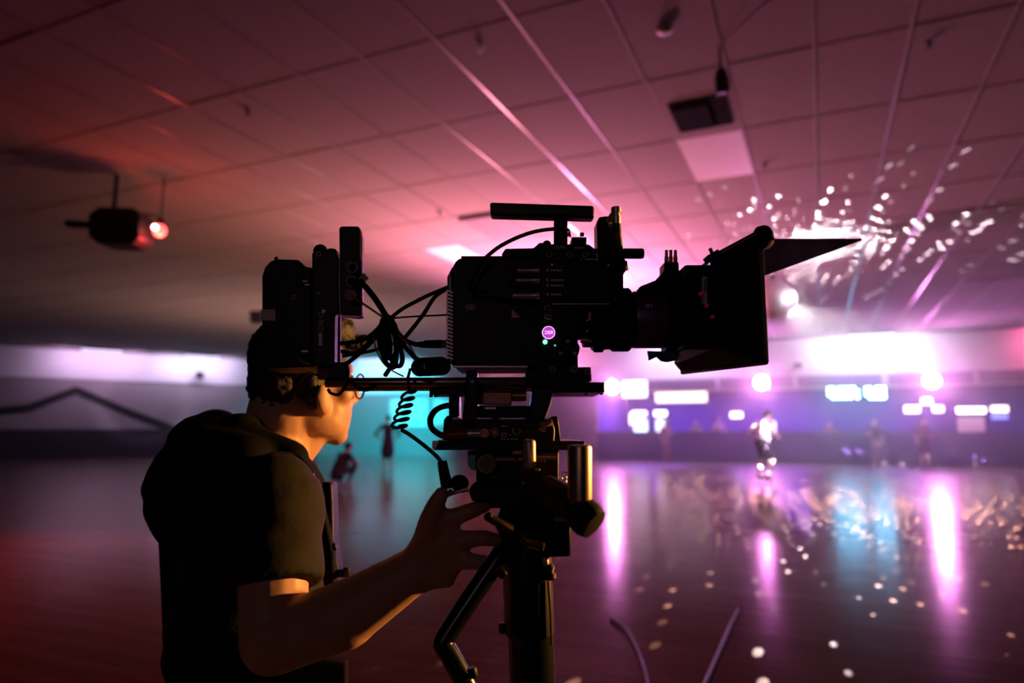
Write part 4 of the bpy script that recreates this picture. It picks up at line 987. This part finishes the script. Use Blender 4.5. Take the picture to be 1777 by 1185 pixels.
kn = thing('cable_knot', 'knot of black cable loops hanging between battery pack and film camera', 'cable', P(675, 655, .94))
loops = [[(592, 596, .95), (630, 590, .93), (655, 572, .92), (668, 556, .915), (684, 562, .92), (686, 580, .93)],
         [(594, 610, .95), (620, 612, .93), (642, 592, .92), (660, 566, .91), (676, 554, .905), (686, 568, .91), (690, 590, .92)],
         [(600, 632, .94), (618, 618, .93), (640, 598, .925), (664, 574, .92), (680, 570, .915)],
         [(660, 572, .92), (658, 590, .915), (662, 610, .91), (672, 632, .91), (684, 637, .915), (688, 620, .92), (686, 590, .925), (680, 566, .92)],
         [(664, 566, .905), (664, 588, .9), (668, 606, .9), (674, 622, .9), (677, 600, .905), (674, 572, .905)],
         [(680, 566, .9), (690, 590, .9), (698, 618, .9), (695, 634, .902), (684, 632, .905), (676, 612, .905), (668, 572, .905)],
         [(684, 570, .91), (700, 588, .91), (716, 596, .915), (740, 600, .93), (758, 597, .94)],
         [(686, 575, .915), (700, 598, .915), (716, 616, .915), (726, 624, .92), (748, 627, .93)],
         [(688, 572, .92), (692, 596, .93), (684, 618, .935), (678, 636, .94), (668, 652, .945)]]
for l in loops: MB().tube([P(*p) for p in l], .0033, 8, 8).build('cable_loop', rubber, kn)
MB().tube([P(*p) for p in [(648, 575, .91), (650, 596, .905), (660, 622, .905), (676, 640, .91), (700, 653, .925)]], .0012, 6).build('thin_loop', copper, kn)
MB().tube([P(*p) for p in [(690, 580, .9), (708, 596, .9), (718, 612, .905), (724, 624, .91)]], .0012, 6).build('thin_loop', steel, kn)
MB().tube([P(*p) for p in [(594, 618, .95), (630, 612, .95), (664, 604, .945), (682, 596, .94)]], .0024, 6).build('cable_loop', rubber, kn)
MB().ell(P(672, 562, .912), (.011, .009, .013), None, 14, 10).build('knot_wrap', rubber, kn)
MB().tube([P(*p) for p in [(600, 628, .935), (604, 645, .93), (600, 668, .93), (588, 684, .932), (574, 682, .935), (570, 676, .94)]], .0022, 8).build('hanging_loop', rubber, kn)
MB().tube([P(*p) for p in [(606, 660, .94), (620, 672, .935), (636, 676, .935), (652, 668, .94)]], .0028, 8).build('hanging_loop', rubber, kn)
pc = thing('power_cable', 'black power cable with moulded plug entering the lower camera rear', 'cable', P(765, 605, .95))
MB().lathe(P(724, 597, .94), P(766, 597, .955), [(0, .003), (.3, .0045), (.31, .0055), (1, .0062)], 16).build('plug', rubber, pc)
MB().lathe(P(765, 597, .954), P(778, 597, .958), [(0, .006), (1, .006)], 16).build('plug_collar', steel, pc)
# coiled cable: bundled on the rod, hanging down to a plug by the hand
ck = thing('coiled_cable', 'black coiled cable looped over the rod and hanging down to a plug by the hand', 'cable', P(735, 800, .93))
m = MB(); pts = []
for k in range(190):
    a = 2 * math.pi * k / 22; t_ = k / 189
    ctr = (728 + 40 * t_, 637 - 2 * t_)
    pts.append(P(ctr[0] + 15 * math.cos(a), ctr[1] + 15 * math.sin(a) * .95, .915 + .02 * t_ + .004 * math.sin(a * .5)))
m.tube(pts, .0019, 7, 0); m.build('coil_bundle', rubber, ck)
pts = [P(712, 640, .925), P(708, 655, .92), P(708, 665, .92)]
for k in range(111):
    a = 2 * math.pi * k / 20 ; t_ = k / 110
    cx_ = 711 - 20 * t_; cy_ = 678 + 66 * t_
    pts.append(P(cx_ + (11 + 3 * t_) * math.sin(a), cy_ + 5 * math.cos(a + .6), .925 + .010 * math.cos(a)))
m = MB(); m.tube(pts, .0021, 7, 0); m.build('hanging_coil', rubber, ck)
MB().tube([P(*p) for p in [(697, 746, .93), (712, 755, .925), (735, 772, .925), (756, 790, .925), (766, 802, .925)]], .0028, 8).build('lead', rubber, ck)
MB().lathe(P(767, 800, .925), P(776, 848, .925), [(0, .0062), (.1, .0068), (.8, .0078), (1, .0074)], 16).build('plug', rubber, ck)
MB().rcyl(P(777, 851, .918), P(783, 860, .918), .006, n=6).build('plug_nut', copper, ck)
MB().lathe(P(783, 856, .92), P(812, 848, .92), [(0, .0025), (.3, .0035), (.31, .0025), (.6, .0025), (.61, .0035), (1, .0035)], 14).build('plug_tip', steel, ck)
MB().ell(P(797, 838, .935), (.013, .01, .011), None, 16, 10).build('plug_housing', rubber, ck)
cable('loop_cable', 'thick black cable looping round to the red plug', [(792, 706, .99), (775, 704, .97), (757, 711, .95), (747, 726, .94), (749, 742, .935), (760, 752, .93), (768, 756, .926)], .0042)
cable('braided_cable', 'speckled braided cable drooping across the stabiliser head', [(815, 708, .945), (835, 714, .935), (868, 730, .927), (900, 738, .924), (935, 737, .925), (958, 731, .928)], .0022, mat('speckled braid', (.06, .05, .05), .5, noise_scale=900, noise_amt=.9))
o = MB().lathe(P(938, 738, .922), P(958, 732, .925), [(0, .0035), (.1, .0042), (.9, .0042), (1, .0035)], 14).build('cable_end_sleeve', mat('tan sleeve', (.55, .33, .2), .5), None); tag(o, 'tan sleeve at the end of the braided cable', 'cable sleeve')
# straight thin black rod and curved cable on the rink floor in front
def floor_tube(px, r, label):
    pts = [PZ(x, y, r) for x, y in px]
    return tag(MB().tube(pts, r, 8, 8).build('floor_tube', mat('floor tube', (.01, .008, .009), .5)), label, 'cable', 'cables on the rink floor')
floor_tube([(1281, 1058), (1262, 1098), (1243, 1142), (1222, 1190), (1195, 1260)], .011, 'straight thin black rod lying on the floor right of the post')
floor_tube([(1060, 1075), (1085, 1092), (1105, 1125), (1117, 1160), (1124, 1190), (1128, 1240)], .009, 'curved thin black cable on the floor just right of the post')

# ================================================================== OPERATOR
op = thing('person', 'camera operator in a dark T-shirt and black harness vest, seen from behind, gripping the gimbal', 'person', Vector((-.45, 1.22, 0)))
hf = Vector((math.cos(rad(35)), math.sin(rad(35)), 0)); hl = Vector((-hf.y, hf.x, 0)); hu = Vector((0, 0, 1))
HC = P(522, 665, 1.25)
def H(a, b, c): return HC + hf * a + hl * b + hu * c
HM = Matrix((hf, hl, hu)).transposed()
S = []; mb = MB()
def cp(p, q, r0, r1): mb.cap(p, q, r0, r1, 16); S.append((p, q, r0, r1, 0))
mb.ell(H(-.006, 0, .033), (.084, .070, .080), HM, 28, 18)
mb.ell(H(.028, 0, -.028), (.060, .058, .080), HM, 24, 16)
mb.ell(H(.066, 0, -.040), (.030, .044, .062), HM, 20, 14)
for q in (-1, 1):
    mb.ell(H(.022, q * .034, -.062), (.052, .026, .034), HM @ Matrix.Rotation(rad(16), 3, 'Y'), 18, 12)
    mb.ell(H(.018, q * .074, -.032), (.018, .007, .029), HM @ Matrix.Rotation(q * rad(-22), 3, 'Z') @ Matrix.Rotation(rad(-10), 3, 'Y'), 16, 12); mb.ell(H(.022, q * .066, -.042), (.013, .010, .016), HM)
    mb.cap(H(.078, q * .014, .028), H(.070, q * .048, .026), .013, .012)
    mb.ell(H(.062, q * .042, -.02), (.022, .02, .02), HM)
    mb.cap(H(.100, 0, -.028), H(.098, q * .012, -.030), .008, .008)
mb.ell(H(.070, 0, -.094), (.022, .026, .020), HM); mb.ell(H(.052, 0, -.072), (.042, .044, .036), HM); mb.ell(H(.036, -.026, -.05), (.045, .032, .045), HM); mb.ell(H(.036, .026, -.05), (.045, .032, .045), HM)
mb.cap(H(.086, 0, .018), H(.106, 0, -.022), .008, .011)
mb.ell(H(.088, 0, -.058), (.010, .022, .007), HM); mb.ell(H(.086, 0, -.070), (.010, .020, .007), HM)
neck = P(478, 790, 1.25); chest = P(440, 900, 1.25); belly = P(432, 1090, 1.23); pelv = P(430, 1290, 1.22)
tf_ = Vector((math.cos(rad(8)), math.sin(rad(8)), 0)); tl = Vector((-tf_.y, tf_.x, 0)); TM = Matrix((tf_, tl, hu)).transposed()
mb.cap(H(-.032, 0, -.05), neck, .060, .062, 20); mb.cap(H(.03, 0, -.085), neck + Vector((.02, 0, .0)), .03, .045, 16)
shR = P(476, 872, 1.07); shL = P(452, 850, 1.42)
elR = P(474, 1112, 1.0); mid = P(600, 1066, .985); wrR = P(722, 988, .965)
elL = P(455, 1060, 1.50); wrL = P(530, 1190, 1.42)
mb.ell(chest, (.115, .165, .16), TM, 24, 18); mb.ell(belly, (.115, .15, .17), TM, 24, 18); mb.ell(pelv, (.12, .165, .13), TM, 24, 18)
mb.cap(neck, shR, .055, .062); mb.cap(neck, shL, .055, .062)
mb.cap(shR, elR, .056, .046); mb.cap(elR, mid, .046, .047); mb.cap(mid, wrR, .046, .031)
mb.cap(shL, elL, .056, .044); mb.cap(elL, wrL, .043, .028); mb.cap(wrL, wrL + Vector((.06, -.03, -.05)), .03, .022)
# right hand: palm, thumb up, three fingers reaching to the gimbal, little finger tucked
def finger(pts, r0, r1):
    q = [P(*p) for p in pts]; n = len(q) - 1
    for i in range(n): mb.cap(q[i], q[i + 1], r0 + (r1 - r0) * i / n, r0 + (r1 - r0) * (i + 1) / n, 12)
finger([(722, 985, .965), (748, 955, .955), (770, 935, .948)], .030, .020)
finger([(735, 995, .965), (765, 985, .955), (784, 978, .95)], .026, .017)
finger([(728, 975, .962), (742, 940, .952), (752, 915, .945)], .026, .018)
finger([(735, 940, .945), (744, 905, .925), (756, 875, .915), (767, 856, .915)], .0165, .0105)          # thumb
finger([(752, 922, .945), (785, 898, .925), (818, 886, .925), (842, 877, .94)], .0145, .0098)           # index
finger([(770, 942, .945), (802, 936, .922), (840, 933, .925), (866, 938, .94)], .0142, .0095)          # middle
finger([(775, 968, .948), (805, 973, .925), (840, 975, .925), (862, 976, .94)], .0135, .0090)          # ring
finger([(778, 985, .955), (800, 960, .985), (800, 935, .99), (796, 918, .985)], .012, .0082)           # little
finger([(740, 1000, .96), (760, 1002, .955), (776, 1004, .953)], .018, .013)                            # heel of the hand
# crouched legs (below the frame)
for q in (-1, 1):
    h_ = pelv + tl * q * .10; k_ = h_ + tf_ * .30 + tl * q * .08 + Vector((0, 0, -.24)); a_ = Vector((k_.x - .18, k_.y + q * .02, .10))
    mb.cap(h_, k_, .085, .06); mb.cap(k_, a_, .056, .042); mb.cap(a_ + Vector((-.03, 0, -.05)), a_ + tf_ * .18 + Vector((0, 0, -.06)), .045, .038)
zt = pelv.z + .1
def opclass(c): return 1 if c.z < zt and c.x < -.1 and c.z < .82 and (c - pelv).length < .9 and c.y > 1.02 - (0.3 if c.z < .7 else 0) else 0
union(mb, 'body', .0042, 7, [skin, jean_m], opclass, op)
for q in (-1, 1): MB().ell(H(.079, q * .031, .006), .0125, None, 12, 8).build('eye', mat('eye white', (.7, .68, .66), .2), op)
# hair with a curly front
mb = MB()
mb.ell(H(-.008, 0, .043), (.088, .078, .086), HM, 28, 18); mb.ell(H(-.042, 0, .0), (.050, .066, .070), HM, 24, 16); mb.ell(H(-.050, 0, -.045), (.036, .052, .036), HM, 20, 12)
mb.ell(H(.045, 0, .095), (.052, .066, .040), HM)
for q in (-1, 1): mb.ell(H(.004, q * .060, -.012), (.022, .014, .040), HM)
for k in range(26):
    a = random.uniform(-1, 1); mb.ell(H(.085 + random.uniform(-.018, .018), a * .055, .075 + random.uniform(-.012, .035)), random.uniform(.010, .016), None, 8, 6)
def hj(w, n): return w + n * (noise.noise(w * 140) * .004 + noise.noise(w * 60) * .004)
union(mb, 'hair', .0045, 1, [hair_m], None, op, hj)
# glasses
gl = MB(); gl.torus(H(.100, -.034, -.004), hf, .023, .0018, 24, 6); gl.torus(H(.100, .034, -.004), hf, .023, .0018, 24, 6)
gl.tube([H(.102, -.012, .0), H(.106, 0, .003), H(.102, .012, .0)], .0015, 6)
for q in (-1, 1): gl.tube([H(.098, q * .058, .004), H(.06, q * .075, .008), H(-.01, q * .083, .012), H(-.03, q * .082, -.008)], .0015, 6)
gl.build('glasses', blackg, op)
# T-shirt
mb = MB(); k = 1.07
mb.ell(chest, (.128, .180, .168), TM, 28, 20); mb.ell(belly, (.130, .165, .18), TM, 28, 20); mb.ell(pelv + Vector((0, 0, .06)), (.134, .178, .13), TM, 28, 18)
mb.cap(neck + Vector((-.005, 0, -.035)), shR, .066, .075); mb.cap(neck + Vector((-.005, 0, -.035)), shL, .066, .075)
cuff = shR.lerp(elR, .62); mb.cyl(shR, cuff, .073, .070, 24); mb.ell(shR, .074); cl_ = shL.lerp(elL, .6); mb.cyl(shL, cl_, .072, .066, 24); mb.ell(shL, .073)
def sj(w, n): return w + n * (noise.noise(Vector((w.x * 14, w.y * 14, w.z * 30))) * .006)
union(mb, 'tshirt', .006, 4, [shirt_m], None, op, sj)
# harness vest
mb = MB()
mb.cap(P(372, 748, 1.30), P(432, 742, 1.32), .028, .024); mb.cap(P(340, 770, 1.22), P(420, 760, 1.16), .05, .042); mb.cap(P(340, 775, 1.36), P(425, 762, 1.38), .05, .04)
mb.ell(P(325, 850, 1.25), (.055, .15, .10), TM, 20, 14); mb.cap(P(300, 840, 1.20), P(308, 880, 1.30), .05, .05); mb.cap(P(375, 760, 1.3), P(375, 760, 1.22), .05, .05)
mb.cap(P(420, 765, 1.15), P(505, 800, 1.13), .042, .030); mb.cap(P(505, 800, 1.13), P(545, 850, 1.14), .028, .022)
mb.cap(P(360, 790, 1.12), P(430, 800, 1.10), .05, .045); mb.cap(P(340, 800, 1.15), P(330, 900, 1.16), .05, .04)
vest = union(mb, 'vest', .006, 5, [vest_m], None, op, sj)
MB().prism([(500, 786), (520, 790), (536, 808), (552, 835), (560, 870), (545, 874), (520, 838), (498, 806)], 1.10, 1.14).build('shoulder_strap', vest_m, vest, bevel=.004)
MB().prism([(536, 826), (543, 822), (552, 845), (551, 870), (545, 868), (541, 845)], 1.093, 1.10).build('lit_strap_edge', mat('violet lit webbing', (.35, .18, .42), .7), vest)  # purple light on the strap edge painted as violet
MB().prism([(540, 866), (556, 862), (578, 960), (580, 1020), (562, 1022), (552, 940)], 1.10, 1.12).build('front_strap', vest_m, vest, bevel=.003)
MB().prism([(557, 842), (562, 836), (575, 838), (577, 870), (578, 940), (586, 985), (584, 1022), (566, 1022), (566, 930), (558, 870)], 1.12, 1.16).build('chest_spar', black, vest, bevel=.004)
kb_ = MB().cyl(P(580, 995, 1.12), P(603, 994, 1.11), .006).build('spar_knob', black, vest)
MB().rcyl(P(600, 1001, 1.10), P(602, 984, 1.10), .0055, n=16).build('knob_cap', black, kb_)
MB().rcyl(P(577, 950, 1.11), P(584, 948, 1.11), .006, n=14).build('spar_bolt', black, vest)
MB().prism([(268, 870), (305, 872), (318, 900), (316, 1040), (322, 1240), (286, 1240), (276, 1040)], 1.20, 1.26).build('back_spar', vest_m, vest, bevel=.008)
MB().ell(P(311, 976, 1.19), .004).build('spar_rivet', silver, vest)
MB().prism([(286, 1110), (600, 1150), (600, 1215), (286, 1200)], 1.07, 1.09).build('waist_belt', vest_m, vest, bevel=.004)
MB().rect(352, 722, 366, 727, 1.26, 1.3).build('buckle', steel, vest)

bpy.data.scenes.remove(TMP)
